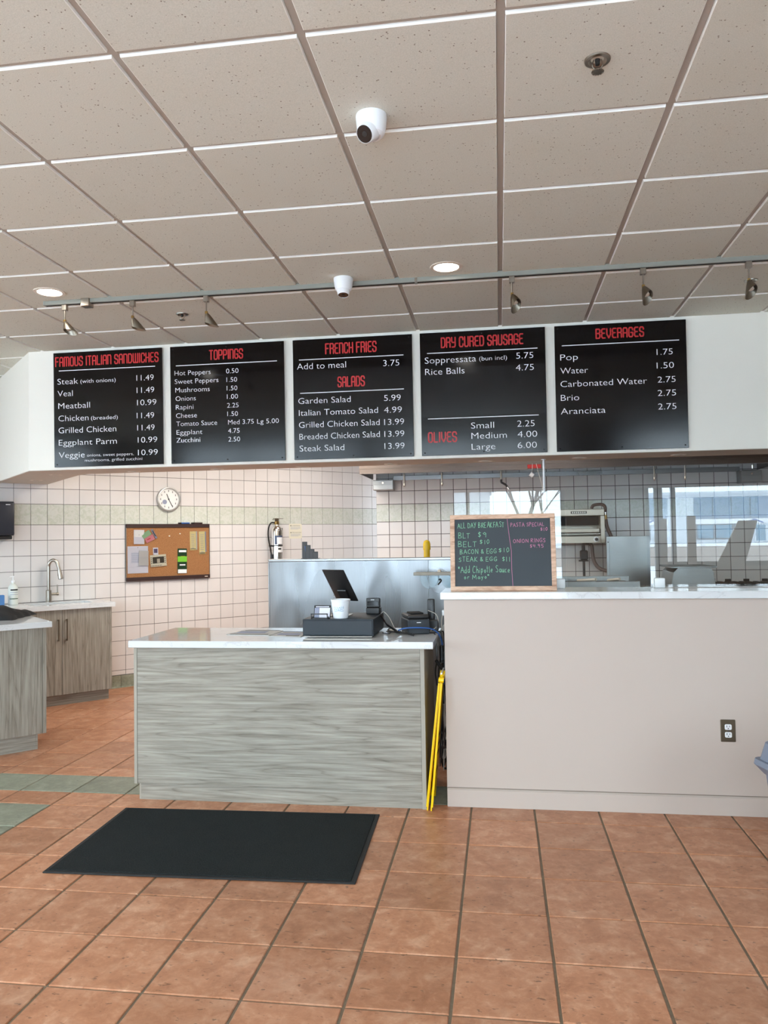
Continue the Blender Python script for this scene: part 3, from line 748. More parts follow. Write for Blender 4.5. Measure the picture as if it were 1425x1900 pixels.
pinned('letter', 'large white letter pinned at the lower left of the cork board', 'paper', 1.209, 1.314, .222, .285, 0, 'paper', lines(.07, -.03, .08, 9)+[('pin', 'ink', -.003, .003, .125, .131)], curl=.002)
pinned('paper_note', 'grey note overlapping the large white letter on the cork board', 'paper', 1.268, 1.329, .106, .158, .03, 'greyp', [('fold', 'inkb', -.05, .05, .004, .005)], d=-.026)
pinned('photograph', 'small white bordered photograph at the middle of the cork board', 'photo', 1.402, 1.399, .057, .077, 0, 'paper', [('picture', plain('violet_photo', srgb(70, 60, 90), .5), -.020, .020, -.026, .026)])
pinned('framed_photo', 'cream paper photo frame around a dark picture on the cork board', 'photo', 1.431, 1.299, .178, .125, -.06, 'cream', [('picture', plain('dark_photo', srgb(48, 44, 36), .4), -.063, .063, -.036, .040), ('face_blur', plain('photo_grey', srgb(150, 145, 130), .5), -.016, .016, -.024, .02)]+[('mark', 'ink', -.083+.012*k, -.078+.012*k, -.056+.002*(k % 2), -.046) for k in range(10)]+[('mark', 'ink', .070, .078, -.03+.02*k, -.02+.02*k) for k in range(4)]+[('mark', 'ink', -.082, -.074, -.03+.02*k, -.02+.02*k) for k in range(4)], d=-.023)
pinned('brochure', 'dark green brochure with an orange picture on the cork board', 'brochure', 1.702, 1.287, .108, .270, .02, 'greenl', [('title', 'white', -.040, .045, .095, .118), ('green_swoosh', 'limel', -.053, .053, -.01, .05), ('orange_print', 'orange', -.018, .030, -.006, .052), ('title', 'white', -.03, .035, -.05, -.036), ('white_panel', 'white', -.050, .050, -.133, -.092)])
pinned('ticket_strip', 'left of the two yellow ticket strips on the cork board', 'ticket', 1.828, 1.505, .072, .207, .0, 'ticket', lines(.02, -.08, .09, 8, 'inkb')+[('bar', 'nickel', -.03, .03, -.094, -.086)], group=None)
pinned('ticket_strip', 'right and longer of the two yellow ticket strips on the cork board', 'ticket', 1.936, 1.482, .072, .252, -.012, 'ticket', lines(.02, -.10, .11, 9, 'inkb')+[('bar', 'nickel', -.03, .03, -.12, -.108)])
pinned('paper_slip', 'grey slip showing behind the left yellow ticket strip', 'paper', 1.856, 1.507, .050, .205, 0, 'greyp', d=-.0186, curl=.001)
pinned('paper_slip', 'grey slip showing behind the right yellow ticket strip', 'paper', 1.962, 1.492, .050, .225, -.02, 'inkb', d=-.0186, curl=.001)
for a, z, lb in ((1.557, 1.561, 'lone pale push pin nearer the middle of the cork board'), (1.678, 1.585, 'lone pale push pin left of the yellow ticket strips')):
    o = MB().lathe([(.007, 0), (.007, .003), (.004, .004), (.004, .009), (.006, .012), (0, .013)], 12, RX(PI/2)).build('push_pin', 'cream', None, W45(a, -.018, z), TH); tag(o, lb, 'push pin')
for a, mt, lb, mc in ((1.727, 'bluec', 'blue marker lying on the top rail of the cork board', 'blackm'), (1.878, 'brownp', 'dark red marker lying on the top rail of the cork board', 'blackm')):
    t = thing('marker_pen', lb, 'marker', W45(a, -.016, 1.6995), TH)
    MB().cyl((-.03, 0, .0), (.065, 0, .0), .0085, .0085, 12).build('barrel', mt, t); MB().cyl((-.065, 0, 0), (-.031, 0, 0), .0072, .0092, 12).build('cap', mc, t)

# ------------------------------------------------------------------ fire extinguisher and warning sign
t = thing('fire_extinguisher', 'polished steel fire extinguisher with black hose on the tiled wall', 'extinguisher', W45(2.845, -.10, 1.20), TH)
MB().lathe([(.058, 0), (.066, .006), (.066, .40), (.060, .43), (.042, .456), (.022, .466), (.020, .48)], 32).build('cylinder', 'chrome', t)
MB().box(-.022, .022, -.02, .02, .478, .52, .005).cyl((-.03, 0, .50), (.0, 0, .50), .012).build('valve', 'brass', t)
MB().box(-.055, .03, -.010, .010, .535, .541, .001).box(-.045, .085, -.009, .009, .548, .554, .001).box(-.02, .02, -.008, .008, .515, .55).build('lever', 'plate', t)
MB().tube([(-.028, 0, .50), (-.08, -.01, .50), (-.115, -.015, .45), (-.125, -.015, .37), (-.115, -.015, .28), (-.095, -.012, .20), (-.08, -.01, .12)], .0085, 10).build('hose', 'blackm', t)
MB().cyl((-.082, -.01, .135), (-.078, -.01, .08), .012, .016).build('nozzle', 'black', t)
MB().lathe([(.0670, .226), (.0672, .227), (.0672, .237), (.0670, .238)], 32).box(-.105, -.06, -.01, .01, .222, .24, .002).build('strap', 'black', t)
MB().box(.075, .092, .02, .099, .36, .44, .002).box(.06, .095, .03, .05, .34, .36).build('bracket', 'black', t)
cylpatch(.0662, -2.5, -.75, .245, .35).build('label_panel', plain('label_blue', srgb(70, 84, 112), .4), t); cylpatch(.0668, -2.1, -.9, .25, .33).build('label_panel', 'white', t)
cylpatch(.0664, -2.3, -.7, .155, .22).build('label_panel', 'white', t); cylpatch(.0672, -1.9, -1.3, .185, .205).build('label_mark', 'ink', t)

MENU=[
[('h', 'FAMOUS ITALIAN SANDWICHES', -3.492, 2.91, 0.876, 0.08),('r', '', -3.46, 2.878, 0.813, 0.005),('t', 'Steak', -3.473, 2.769, 0.176, 0.049),('s', '(with onions)', -3.276, 2.772, 0.298, 0.033),('t', 'Veal', -3.473, 2.673, 0.13, 0.049),('t', 'Meatball', -3.468, 2.574, 0.271, 0.049),('t', 'Chicken', -3.468, 2.474, 0.257, 0.049),('s', '(breaded)', -3.189, 2.476, 0.225, 0.033),('t', 'Grilled Chicken', -3.468, 2.378, 0.49, 0.049),('t', 'Eggplant Parm', -3.468, 2.28, 0.494, 0.049),('t', 'Veggie', -3.468, 2.18, 0.221, 0.049),('s', 'onions, sweet peppers,', -3.227, 2.185, 0.393, 0.024),('s', 'mushrooms, grilled zucchini', -3.247, 2.145, 0.484, 0.024),('t', '11.49', -2.803, 2.77, 0.143, 0.047),('t', '11.49', -2.802, 2.673, 0.145, 0.047),('t', '10.99', -2.8, 2.575, 0.16, 0.047),('t', '11.49', -2.804, 2.473, 0.144, 0.047),('t', '11.49', -2.801, 2.377, 0.143, 0.047),('t', '10.99', -2.798, 2.281, 0.161, 0.047),('t', '10.99', -2.798, 2.182, 0.164, 0.047),],
[('h', 'TOPPINGS', -2.204, 2.903, 0.276, 0.08),('r', '', -2.475, 2.872, 0.815, 0.005),('t', 'Hot Peppers', -2.487, 2.796, 0.295, 0.039),('t', 'Sweet Peppers', -2.486, 2.73, 0.356, 0.039),('t', 'Mushrooms', -2.482, 2.663, 0.28, 0.039),('t', 'Onions', -2.481, 2.596, 0.165, 0.039),('t', 'Rapini', -2.48, 2.529, 0.144, 0.039),('t', 'Cheese', -2.479, 2.463, 0.17, 0.039),('t', 'Tomato Sauce', -2.478, 2.399, 0.332, 0.039),('t', 'Eggplant', -2.477, 2.332, 0.211, 0.039),('b', 'Zucchini', -2.478, 2.271, 0.193, 0.039),('t', '0.50', -2.067, 2.794, 0.099, 0.039),('t', '1.50', -2.065, 2.727, 0.085, 0.038),('t', '1.50', -2.064, 2.661, 0.085, 0.038),('t', '1.00', -2.063, 2.596, 0.088, 0.038),('t', '2.25', -2.063, 2.528, 0.092, 0.038),('t', '1.50', -2.062, 2.462, 0.085, 0.038),('t', 'Med 3.75', -2.057, 2.397, 0.205, 0.038),('t', 'Lg 5.00', -1.824, 2.395, 0.171, 0.038),('t', '4.75', -2.058, 2.331, 0.092, 0.038),('t', '2.50', -2.057, 2.265, 0.094, 0.038),],
[('h', 'FRENCH FRIES', -1.282, 2.902, 0.397, 0.085),('r', '', -1.487, 2.869, 0.803, 0.006),('t', 'Add to meal', -1.503, 2.796, 0.381, 0.05),('t', '3.75', -0.838, 2.791, 0.122, 0.049),('h', 'SALADS', -1.191, 2.647, 0.212, 0.082),('r', '', -1.482, 2.614, 0.797, 0.006),('t', 'Garden Salad', -1.497, 2.533, 0.406, 0.048),('t', 'Italian Tomato Salad', -1.494, 2.442, 0.61, 0.048),('t', 'Grilled Chicken Salad', -1.495, 2.35, 0.622, 0.048),('t', 'Breaded Chicken Salad', -1.493, 2.26, 0.62, 0.048),('t', 'Steak Salad', -1.493, 2.17, 0.347, 0.048),('t', '5.99', -0.836, 2.529, 0.126, 0.048),('t', '4.99', -0.838, 2.439, 0.135, 0.048),('t', '13.99', -0.838, 2.348, 0.15, 0.048),('t', '13.99', -0.838, 2.259, 0.15, 0.047),('t', '13.99', -0.839, 2.168, 0.151, 0.047),],
[('h', 'DRY CURED SAUSAGE', -0.403, 2.904, 0.605, 0.081),('r', '', -0.506, 2.87, 0.808, 0.006),('t', 'Soppressata', -0.524, 2.794, 0.379, 0.05),('s', '(bun incl)', -0.121, 2.798, 0.202, 0.033),('t', '5.75', 0.148, 2.799, 0.123, 0.048),('t', 'Rice Balls', -0.523, 2.709, 0.292, 0.05),('t', '4.75', 0.143, 2.711, 0.13, 0.048),('r', '', -0.509, 2.381, 0.81, 0.006),('h', 'OLIVES', -0.512, 2.203, 0.217, 0.08),('t', 'Small', -0.191, 2.298, 0.168, 0.048),('t', 'Medium', -0.19, 2.222, 0.258, 0.048),('t', 'Large', -0.19, 2.141, 0.173, 0.048),('t', '2.25', 0.145, 2.3, 0.125, 0.048),('t', '4.00', 0.146, 2.222, 0.141, 0.048),('t', '6.00', 0.145, 2.142, 0.138, 0.048),],
[('h', 'BEVERAGES', 0.715, 2.913, 0.34, 0.076),('r', '', 0.476, 2.877, 0.817, 0.006),('t', 'Pop', 0.463, 2.77, 0.125, 0.047),('t', 'Water', 0.462, 2.672, 0.195, 0.047),('t', 'Carbonated Water', 0.461, 2.576, 0.605, 0.047),('t', 'Brio', 0.461, 2.476, 0.13, 0.047),('t', 'Aranciata', 0.459, 2.378, 0.315, 0.047),('t', '1.75', 1.137, 2.777, 0.11, 0.046),('t', '1.50', 1.135, 2.68, 0.118, 0.046),('t', '2.75', 1.139, 2.579, 0.123, 0.046),('t', '2.75', 1.138, 2.483, 0.125, 0.046),('t', '2.75', 1.138, 2.386, 0.125, 0.046),],
]
# ------------------------------------------------------------------ lettering
def text_meshes(items):
    """items: list of strings -> dict string -> (mesh at size 1, x0, width)"""
    out = {}; obs = []
    for s in sorted(set(items)):
        cu = bpy.data.curves.new('t', 'FONT'); cu.body = s; cu.size = 1.0; cu.resolution_u = 3; cu.offset = -0.011
        o = bpy.data.objects.new('t', cu); COL.objects.link(o); obs.append((s, o))
    bpy.context.view_layer.update(); dg = bpy.context.evaluated_depsgraph_get()
    for s, o in obs:
        me = bpy.data.meshes.new_from_object(o.evaluated_get(dg))
        xs = [v.co.x for v in me.vertices]; out[s] = (me, min(xs), max(xs)-min(xs))
        cu = o.data; bpy.data.objects.remove(o); bpy.data.curves.remove(cu)
    return out
CAPH = 0.729
# rounded narrow display capitals, drawn as strokes on a 1 x 1 cell
GL = {
 'A': (1, [[(0, 0), (0, .84), (.2, 1), (.8, 1), (1, .84), (1, 0)], [(0, .45), (1, .45)]]),
 'B': (1, [[(0, 0), (0, 1), (.8, 1), (1, .88), (1, .64), (.75, .53), (0, .53)], [(.75, .53), (1, .4), (1, .14), (.8, 0), (0, 0)]]),
 'C': (1, [[(1, .72), (1, .86), (.8, 1), (.2, 1), (0, .86), (0, .14), (.2, 0), (.8, 0), (1, .14), (1, .28)]]),
 'D': (1, [[(0, 0), (0, 1), (.72, 1), (1, .82), (1, .18), (.72, 0), (0, 0)]]),
 'E': (.9, [[(1, 1), (.25, 1), (0, .88), (0, .64), (.25, .53), (.8, .53)], [(.25, .53), (0, .4), (0, .14), (.25, 0), (1, 0)]]),
 'F': (.9, [[(1, 1), (0, 1), (0, 0)], [(0, .53), (.8, .53)]]),
 'G': (1, [[(1, .74), (1, .86), (.8, 1), (.2, 1), (0, .86), (0, .14), (.2, 0), (.8, 0), (1, .14), (1, .46), (.55, .46)]]),
 'H': (1, [[(0, 0), (0, 1)], [(1, 0), (1, 1)], [(0, .5), (1, .5)]]), 'I': (.12, [[(.5, 0), (.5, 1)]]),
 'L': (.85, [[(0, 1), (0, 0), (1, 0)]]), 'M': (1.5, [[(0, 0), (0, 1), (.87, 1), (1, .86), (1, 0)], [(.5, 1), (.5, 0)]]),
 'N': (1, [[(0, 0), (0, 1), (.8, 1), (1, .84), (1, 0)]]), 'O': (1, [[(.2, 0), (0, .14), (0, .86), (.2, 1), (.8, 1), (1, .86), (1, .14), (.8, 0), (.2, 0)]]),
 'P': (1, [[(0, 0), (0, 1), (.8, 1), (1, .86), (1, .56), (.8, .44), (0, .44)]]), 'R': (1, [[(0, 0), (0, 1), (.8, 1), (1, .86), (1, .64), (.8, .52), (0, .52)], [(.75, .52), (1, .38), (1, 0)]]),
 'S': (1, [[(1, .76), (1, .86), (.8, 1), (.2, 1), (0, .86), (0, .64), (.2, .54), (.8, .46), (1, .36), (1, .14), (.8, 0), (.2, 0), (0, .14), (0, .24)]]),
 'T': (1, [[(0, 1), (1, 1)], [(.5, 1), (.5, 0)]]), 'U': (1, [[(0, 1), (0, .14), (.2, 0), (.8, 0), (1, .14), (1, 1)]]),
 'V': (1, [[(0, 1), (0, .4), (.5, 0), (1, .4), (1, 1)]]), 'W': (1.5, [[(0, 1), (0, .14), (.13, 0), (1, 0), (1, 1)], [(.5, 1), (.5, 0)]]),
 'Y': (1, [[(0, 1), (0, .6), (.2, .48), (1, .48)], [(1, 1), (1, .14), (.8, 0), (.1, 0)]])}
HAND = {
 'A': (.75, [[(0, 0), (.5, 1), (1, 0)], [(.2, .4), (.85, .42)]]), 'B': (.6, [[(0, 0), (.05, 1), (.75, .95), (.85, .7), (.1, .5), (.9, .4), (.95, .1), (0, 0)]]),
 'C': (.6, [[(1, .85), (.6, 1), (.1, .7), (0, .3), (.35, 0), (1, .1)]]), 'D': (.65, [[(0, 0), (.05, 1), (.8, .8), (1, .4), (.7, .05), (0, 0)]]),
 'E': (.55, [[(1, 1), (.05, 1), (0, 0), (1, 0)], [(.03, .5), (.8, .5)]]), 'F': (.5, [[(1, 1), (.05, 1), (0, 0)], [(.03, .5), (.8, .5)]]),
 'G': (.65, [[(1, .85), (.6, 1), (.1, .7), (0, .3), (.4, 0), (.95, .1), (.95, .45), (.5, .45)]]), 'I': (.15, [[(.5, 0), (.5, 1)]]),
 'K': (.6, [[(0, 0), (.05, 1)], [(.9, 1), (.05, .45), (1, 0)]]), 'L': (.5, [[(.05, 1), (0, 0), (1, .02)]]), 'M': (.8, [[(0, 0), (.1, 1), (.5, .3), (.9, 1), (1, 0)]]),
 'N': (.65, [[(0, 0), (.05, 1), (.95, 0), (1, 1)]]), 'O': (.65, [[(.5, 1), (.1, .8), (0, .4), (.3, 0), (.8, .1), (1, .5), (.8, .9), (.5, 1)]]),
 'P': (.55, [[(0, 0), (.05, 1), (.8, .95), (.9, .65), (.1, .45)]]), 'R': (.6, [[(0, 0), (.05, 1), (.8, .95), (.85, .65), (.1, .5), (1, 0)]]),
 'S': (.55, [[(.95, .9), (.4, 1), (.05, .75), (.9, .35), (.7, .02), (0, .1)]]), 'T': (.6, [[(0, .98), (1, 1)], [(.5, 1), (.45, 0)]]), 'Y': (.6, [[(0, 1), (.5, .5)], [(1, 1), (.3, 0)]]),
 '$': (.45, [[(.95, .8), (.4, .88), (.1, .68), (.9, .36), (.6, .14), (.05, .2)], [(.5, 1), (.48, 0)]]), '0': (.45, [[(.5, 1), (.05, .6), (.3, .02), (.9, .3), (.8, .85), (.5, 1)]]),
 '1': (.15, [[(.5, 1), (.45, 0)]]), '4': (.5, [[(.1, 1), (0, .45), (1, .5)], [(.8, 1), (.75, 0)]]), '5': (.5, [[(1, 1), (.1, 1), (.05, .6), (.9, .5), (.8, .05), (0, .05)]]),
 '9': (.5, [[(.9, .7), (.4, .55), (.05, .8), (.5, 1), (.9, .8), (.8, 0)]]), '.': (.1, [[(.4, 0), (.6, .05)]]), '&': (.6, [[(1, 0), (.1, .8), (.5, 1), (.7, .8), (0, .3), (.3, 0), (.95, .4)]]),
 '*': (.3, [[(0, .8), (1, 1)], [(.5, 1.05), (.5, .72)], [(0, 1), (1, .8)]]),
 'a': (.45, [[(.9, .5), (.3, .55), (0, .2), (.4, 0), (.9, .2), (.9, .5), (1, 0)]]), 'c': (.4, [[(.9, .5), (.2, .45), (.1, .05), (.9, .05)]]), 'd': (.45, [[(.9, .45), (.2, .45), (.05, .1), (.5, 0), (.9, .2)], [(.95, 1), (.95, 0)]]),
 'e': (.4, [[(.05, .25), (.95, .3), (.7, .55), (.1, .4), (.1, .05), (.9, .05)]]), 'h': (.4, [[(.05, 1), (0, 0)], [(0, .35), (.6, .55), (.95, .35), (.95, 0)]]), 'i': (.1, [[(.5, .5), (.5, 0)], [(.5, .7), (.5, .76)]]),
 'l': (.1, [[(.5, 1), (.5, 0)]]), 'o': (.4, [[(.5, .55), (.05, .3), (.4, 0), (.95, .25), (.5, .55)]]), 'p': (.4, [[(.05, .55), (0, -.35)], [(.05, .45), (.7, .55), (.95, .25), (.6, 0), (.05, .1)]]),
 'r': (.35, [[(.05, .5), (.05, 0)], [(.05, .35), (.5, .55), (.95, .5)]]), 't': (.3, [[(.4, .9), (.4, 0)], [(0, .6), (1, .6)]]), 'u': (.4, [[(.05, .5), (.1, .05), (.7, .05), (.95, .5), (1, 0)]]), 'y': (.4, [[(.05, .5), (.5, .1)], [(.95, .55), (.2, -.35)]]),
 's': (.35, [[(.9, .5), (.3, .52), (.2, .32), (.8, .2), (.6, 0), (0, .05)]])}
def ribbon(m, P, hw, z=0.0):
    """flat stroke with round joints in local XY"""
    b = m.b
    for a, c in zip(P, P[1:]):
        a = Vector(a); c = Vector(c); d = c-a
        if d.length < 1e-6: continue
        n = Vector((-d.y, d.x)).normalized()*hw
        b.faces.new([b.verts.new((p.x, p.y, z)) for p in (a-n, c-n, c+n, a+n)])
    for i, p in enumerate(P):
        b.faces.new([b.verts.new((p[0]+hw*math.cos(2*PI*k/8), p[1]+hw*math.sin(2*PI*k/8), z+0.00003*(1+i % 2))) for k in range(8)])
def stroke_text(s, font, width, cap, hw, gap=0.35, jit=0.0, space=0.6, cw=None):
    """returns a mesh builder with the text from x = 0 to width, cap height cap, baseline y = 0"""
    adv = 0; pl = []
    for ch in s:
        if ch == ' ': adv += space; continue
        w_, st = font[ch]; pl.append((adv, w_, st)); adv += w_+gap
    adv -= gap; sx = (width-2*hw)/adv; m = MB()
    for x0, w_, st in pl:
        jx, jy, js = (random.uniform(-jit, jit) for _ in range(3))
        for P in st:
            ribbon(m, [(hw+(x0+w_*x)*sx+jx*cap*.5, hw+y*(1+js)*(cap-2*hw)+jy*cap*.5) for x, y in P], hw)
    return m
txt_all = [r[1] for b in MENU for r in b if r[0] in 'tsb'] + ['WARNING', 'PRECAUCION']
TX = text_meshes(txt_all)
def placed_text(s, width, cap, mt, bold=False, desc=''):
    me0, x0, w0 = TX[s]; me = me0.copy(); sx = width/w0; sy = cap/CAPH
    for v in me.vertices: v.co = Vector(((v.co.x-x0)*sx, v.co.y*sy, 0))
    if bold:
        bm = bmesh.new(); bm.from_mesh(me)
        for dx in (0.0012, -0.0012):
            t2 = bmesh.new(); t2.from_mesh(me); bmesh.ops.translate(t2, verts=t2.verts, vec=(dx, 0, 0.0001)); m2 = bpy.data.meshes.new('x'); t2.to_mesh(m2); bm.from_mesh(m2); bpy.data.meshes.remove(m2)
        bm.to_mesh(me); bm.free()
    me.materials.clear(); me.materials.append(M[mt]); return me
BX = [-3.508, -2.523, -1.535, -0.559, 0.425]
BT = ['sandwiches', 'toppings', 'french fries and salads', 'dry cured sausage and olives', 'beverages']
FY_ = 5.783
for i, rows_ in enumerate(MENU):
    t = thing('menu_board', 'black square menu board listing %s in white with red headings' % BT[i], 'menu board', (BX[i]+.4585, BY-0.0082, 2.565), rot=(0.0165, 0, 0), group='menu boards on the bulkhead')
    MB().box(-.4585, .4585, -.0145, 0, -.458, .458, .0015).build('panel', 'board', t)
    cx, cz = BX[i]+.4585, 2.565
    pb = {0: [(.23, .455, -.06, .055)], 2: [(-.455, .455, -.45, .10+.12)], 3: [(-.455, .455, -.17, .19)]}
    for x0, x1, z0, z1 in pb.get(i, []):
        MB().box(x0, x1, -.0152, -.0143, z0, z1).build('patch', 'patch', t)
    for sx in (-.435, 0, .435):
        for sz in (-.437, .437):
            MB().cyl((sx, -.0145, sz), (sx, -.0172, sz), .0055, .0045, 10).build('screw', 'blackm', t)
    for k, s, x, z, w_, c in rows_:
        loc = (x-cx, -.0162, z-cz)
        if k == 'h': stroke_text(s, GL, w_, c, 0.0052, gap=.52, space=.75).build('heading', 'red', t, loc, rot=(PI/2, 0, 0))
        elif k == 'r': MB().box(0, w_, -.0003, .0003, -.003, .003).build('rule', 'wtext', t, loc)
        else: put('price' if s[0].isdigit() else 'menu_line', placed_text(s, w_, c, 'wtext', bold=(k == 'b')), t, loc, rot=(PI/2, 0, 0))

# chalkboard
t = thing('chalkboard', 'oak framed chalkboard with green and pink handwriting standing on the quartz ledge', 'chalkboard', (0.0155, 4.505, 1.1905), rot=(math.radians(-7), 0, 0))
w2, h2, fw = .2985, .440, .0265
MB().box(-w2+fw-.004, w2-fw+.004, .004, .012, fw-.004, h2-fw+.004).build('slate', 'slate', t)
for x0, x1, z0, z1 in ((-w2, w2, 0, fw), (-w2, w2, h2-fw, h2), (-w2, -w2+fw, fw+.0003, h2-fw-.0003), (w2-fw, w2, fw+.0003, h2-fw-.0003)):
    MB().box(x0, x1, -.004, .016, z0, z1, .002).build('frame_rail', 'oak', t)
def ck(a): return -.28+(820+a/5.9375-835)*.003046-0.0155
def cz_(b): return (1.63-(890+b/5.9375-955)*.003106)-1.1905+.004
CH = [("ALL DAY BREAKFAST", 168, 540, 690, 60, 'g'), ("BLT", 175, 655, 305, 62, 'g'), ("$9", 392, 645, 490, 62, 'g'), ("BELT", 172, 748, 378, 62, 'g'), ("$10", 412, 722, 525, 50, 'g'),
      ("BACON & EGG", 190, 828, 600, 54, 'g'), ("$10", 622, 815, 742, 52, 'g'), ("STEAK & EGG", 178, 912, 600, 52, 'g'), ("$11", 655, 915, 745, 54, 'g'), ("*Add Chipotle Sauce", 165, 1038, 742, 75, 'g'), ("or Mayo*", 232, 1105, 515, 50, 'g'),
      ("PASTA SPECIAL", 758, 535, 1128, 45, 'p'), ("$10", 1085, 585, 1168, 42, 'p'), ("ONION RINGS", 785, 712, 1140, 45, 'p'), ("$4.95", 968, 768, 1115, 40, 'p')]
for s, x0, y, x1, cap, c in CH:
    stroke_text(s, HAND, ck(x1)-ck(x0), cap/5.9375*.003106, 0.0011, gap=.28, jit=.10, space=.45).build('chalk_line', 'chalk'+c, t, (ck(x0), .0034, cz_(y)), rot=(PI/2, math.radians(-0.5), 0))
m = MB(); ribbon(m, [(ck(722), cz_(432)), (ck(738), cz_(600)), (ck(762), cz_(800)), (ck(762), cz_(1000)), (ck(770), cz_(1178))], .0012)
m.build('dividing_line', 'chalkp', t, (0, .0034, 0), rot=(PI/2, 0, 0))

# warning sign on the angled tiled wall
t = thing('warning_sign', 'small cream warning sign on the tiles right of the fire extinguisher', 'sign', W45(3.160, -.0005, 1.602), TH)
MB().prism([(-.09, -.082), (-.075, -.09), (.075, -.09), (.09, -.082), (.09, .082), (.075, .09), (-.075, .09), (-.09, .082)], 0.0, .0015, RX(PI/2)).build('sheet', 'cream', t)
for s, z in (('WARNING', .062), ('PRECAUCION', -.022)):
    put('lettering', placed_text(s, .11 if s == 'WARNING' else .13, .013, 'ink'), t, (-.048, -.0022, z), rot=(PI/2, 0, 0))
    MB().prism([(0, 0), (.018, 0), (.009, .015)], 0, .0005, RX(PI/2)).build('warning_triangle', 'ink', t, (-.073, -.0017, z))
    for k in range(4): MB().box(-.07, .07-.03*(k == 3), -.0022, -.0017, z-.012-.009*k, z-.0095-.009*k).build('print_line', 'inkb', t)

# ------------------------------------------------------------------ ceiling fixtures
t = thing('track_light_rail', 'long grey lighting rail running across the ceiling before the menu bulkhead', 'lighting rail', (0, 4.61, CZ-.0005))
MB().box(-2.85, 5.2, -.018, .018, -.036, 0.0, .002).build('rail', 'track', t)
MB().box(-2.85, 5.2, -.008, .008, -.0375, -.0355).build('slot', 'blackm', t)
MB().box(-2.862, -2.849, -.019, .019, -.037, 0, .002).build('end_cap', 'track', t)
MB().box(-2.66, -2.50, -.05, .05, -.006, 0.0, .001).build('canopy', 'nickel', t); MB().box(-2.60, -2.54, -.03, .03, -.060, -.006, .004).build('feed_box', 'nickel', t)
MB().box(-.47, -.455, -.0195, .0195, -.040, -.001, .001).build('joiner', 'nickel', t)
def shade_mesh():
    m = MB(); b = m.b; n = 28; L = .098; rings = []
    def ring(f, off):
        out = []
        for i in range(n):
            a = 2*PI*i/n; ln = L*(0.80+.26*math.cos(a))*f; r = .006+.040*(f**.75)*(0.8+.2*math.cos(a)) - off
            out.append(b.verts.new((r*math.cos(a), r*math.sin(a), -ln)))
        return out
    fs = [0, .15, .35, .6, .8, 1.0]
    outer = [ring(f, 0) for f in fs]; inner = [ring(f, .0018) for f in fs]
    for R_ in (outer, inner):
        for a, c in zip(R_, R_[1:]):
            for i in range(n): b.faces.new((a[i], a[(i+1) % n], c[(i+1) % n], c[i]))
    for i in range(n): b.faces.new((outer[-1][i], outer[-1][(i+1) % n], inner[-1][(i+1) % n], inner[-1][i]))
    b.faces.new(outer[0]); bmesh.ops.recalc_face_normals(b, faces=b.faces[:])
    return m
def track_head():
    t = thing('track_spotlight', '', 'spotlight', (0, 4.61, CZ-.0382), group='spotlights hanging from the ceiling rail')
    MB().box(-.016, .016, -.014, .014, -.036, 0, .002).build('adapter', 'nickel', t)
    MB().cyl((0, 0, -.034), (0, 0, -.098), .0045).build('stem', 'nickel', t)
    MB().box(-.008, .008, -.007, .007, -.112, -.094, .002).build('knuckle', 'brass', t)
    s = shade_mesh().build('shade', 'shade', t, (0, 0, -.104)); MB().lathe([(.016, 0), (.014, .03), (.006, .045)], 16).build('bulb', 'ring', s, (0.004, 0, -.062))
    return t
th0 = track_head()
HEADS = [(-2.722, .35, -.25, 'ceiling rail spotlight hanging nearest the left end of the rail'), (-2.262, .42, .1, 'ceiling rail spotlight second from the left, above the sandwiches menu board'), (-1.775, .38, .15, 'ceiling rail spotlight third from the left, above the toppings menu board'),
         (.102, -.42, 0, 'ceiling rail spotlight above the dry cured sausage menu board'), (.845, -.45, .1, 'ceiling rail spotlight above the beverages menu board'), (1.418, -.30, .2, 'rightmost ceiling rail spotlight, just before a sprinkler')]
for k, (x, ry, rx, lb) in enumerate(HEADS):
    o = th0 if k == 0 else copy_tree(th0)
    o.location = (x, 4.61, CZ-.0382); o['label'] = lb
    for c in o.children:
        if c.name.startswith('shade'): c.rotation_euler = (rx, -ry, 0.6 if ry > 0 else PI-.6)
def downlight(lb, x, y):
    t = thing('recessed_light', lb, 'downlight', (x, y, CZ-.0105), group='lit round ceiling lights')
    MB().lathe([(.070, .004), (.072, -.004), (.092, -.003), (.094, 0.0005)], 40, cap0=False, cap1=False).build('trim', 'ring', t)
    MB().lathe([(0.0, -.0005), (.071, -.0005)], 40, cap0=False, cap1=False).build('lens', 'lens', t)
downlight('lit round ceiling light near the left end of the lighting rail', -2.717, 4.43); downlight('lit round ceiling light at the middle of the ceiling', -0.271, 4.448)
def sprinkler(lb, x, y):
    t = thing('sprinkler_head', lb, 'sprinkler', (x, y, CZ-.0105), group='sprinklers in the ceiling')
    MB().lathe([(.042, 0.0005), (.041, -.005), (.030, -.007), (.022, -.002), (.018, .004), (0, .004)], 32, cap0=False).build('escutcheon', 'chrome' if False else 'nickel', t)
    MB().cyl((0, 0, .004), (0, 0, -.018), .009, .007).build('bulb_body', 'blackm', t)
    MB().tube([(-.012, 0, 0), (-.016, 0, -.02), (-.004, 0, -.038)], .002, 6).tube([(.012, 0, 0), (.016, 0, -.02), (.004, 0, -.038)], .002, 6).build('frame_arm', 'nickel', t)
    m = MB().lathe([(.0, -.040), (.010, -.040), (.010, -.042), (0, -.042)], 16)
    for k in range(14):
        a = 2*PI*k/14; m.box(.009, .020, -.0028, .0028, -.042, -.040, mat=Matrix.Rotation(a, 4, 'Z'))
    m.build('deflector', 'nickel', t)
sprinkler('large looking sprinkler head at the top right, nearest the camera', 0.348, 2.581); sprinkler('small sprinkler head between the left rail spotlights', -2.112, 5.035); sprinkler('small sprinkler head beside the rightmost rail spotlight', 1.562, 5.044)
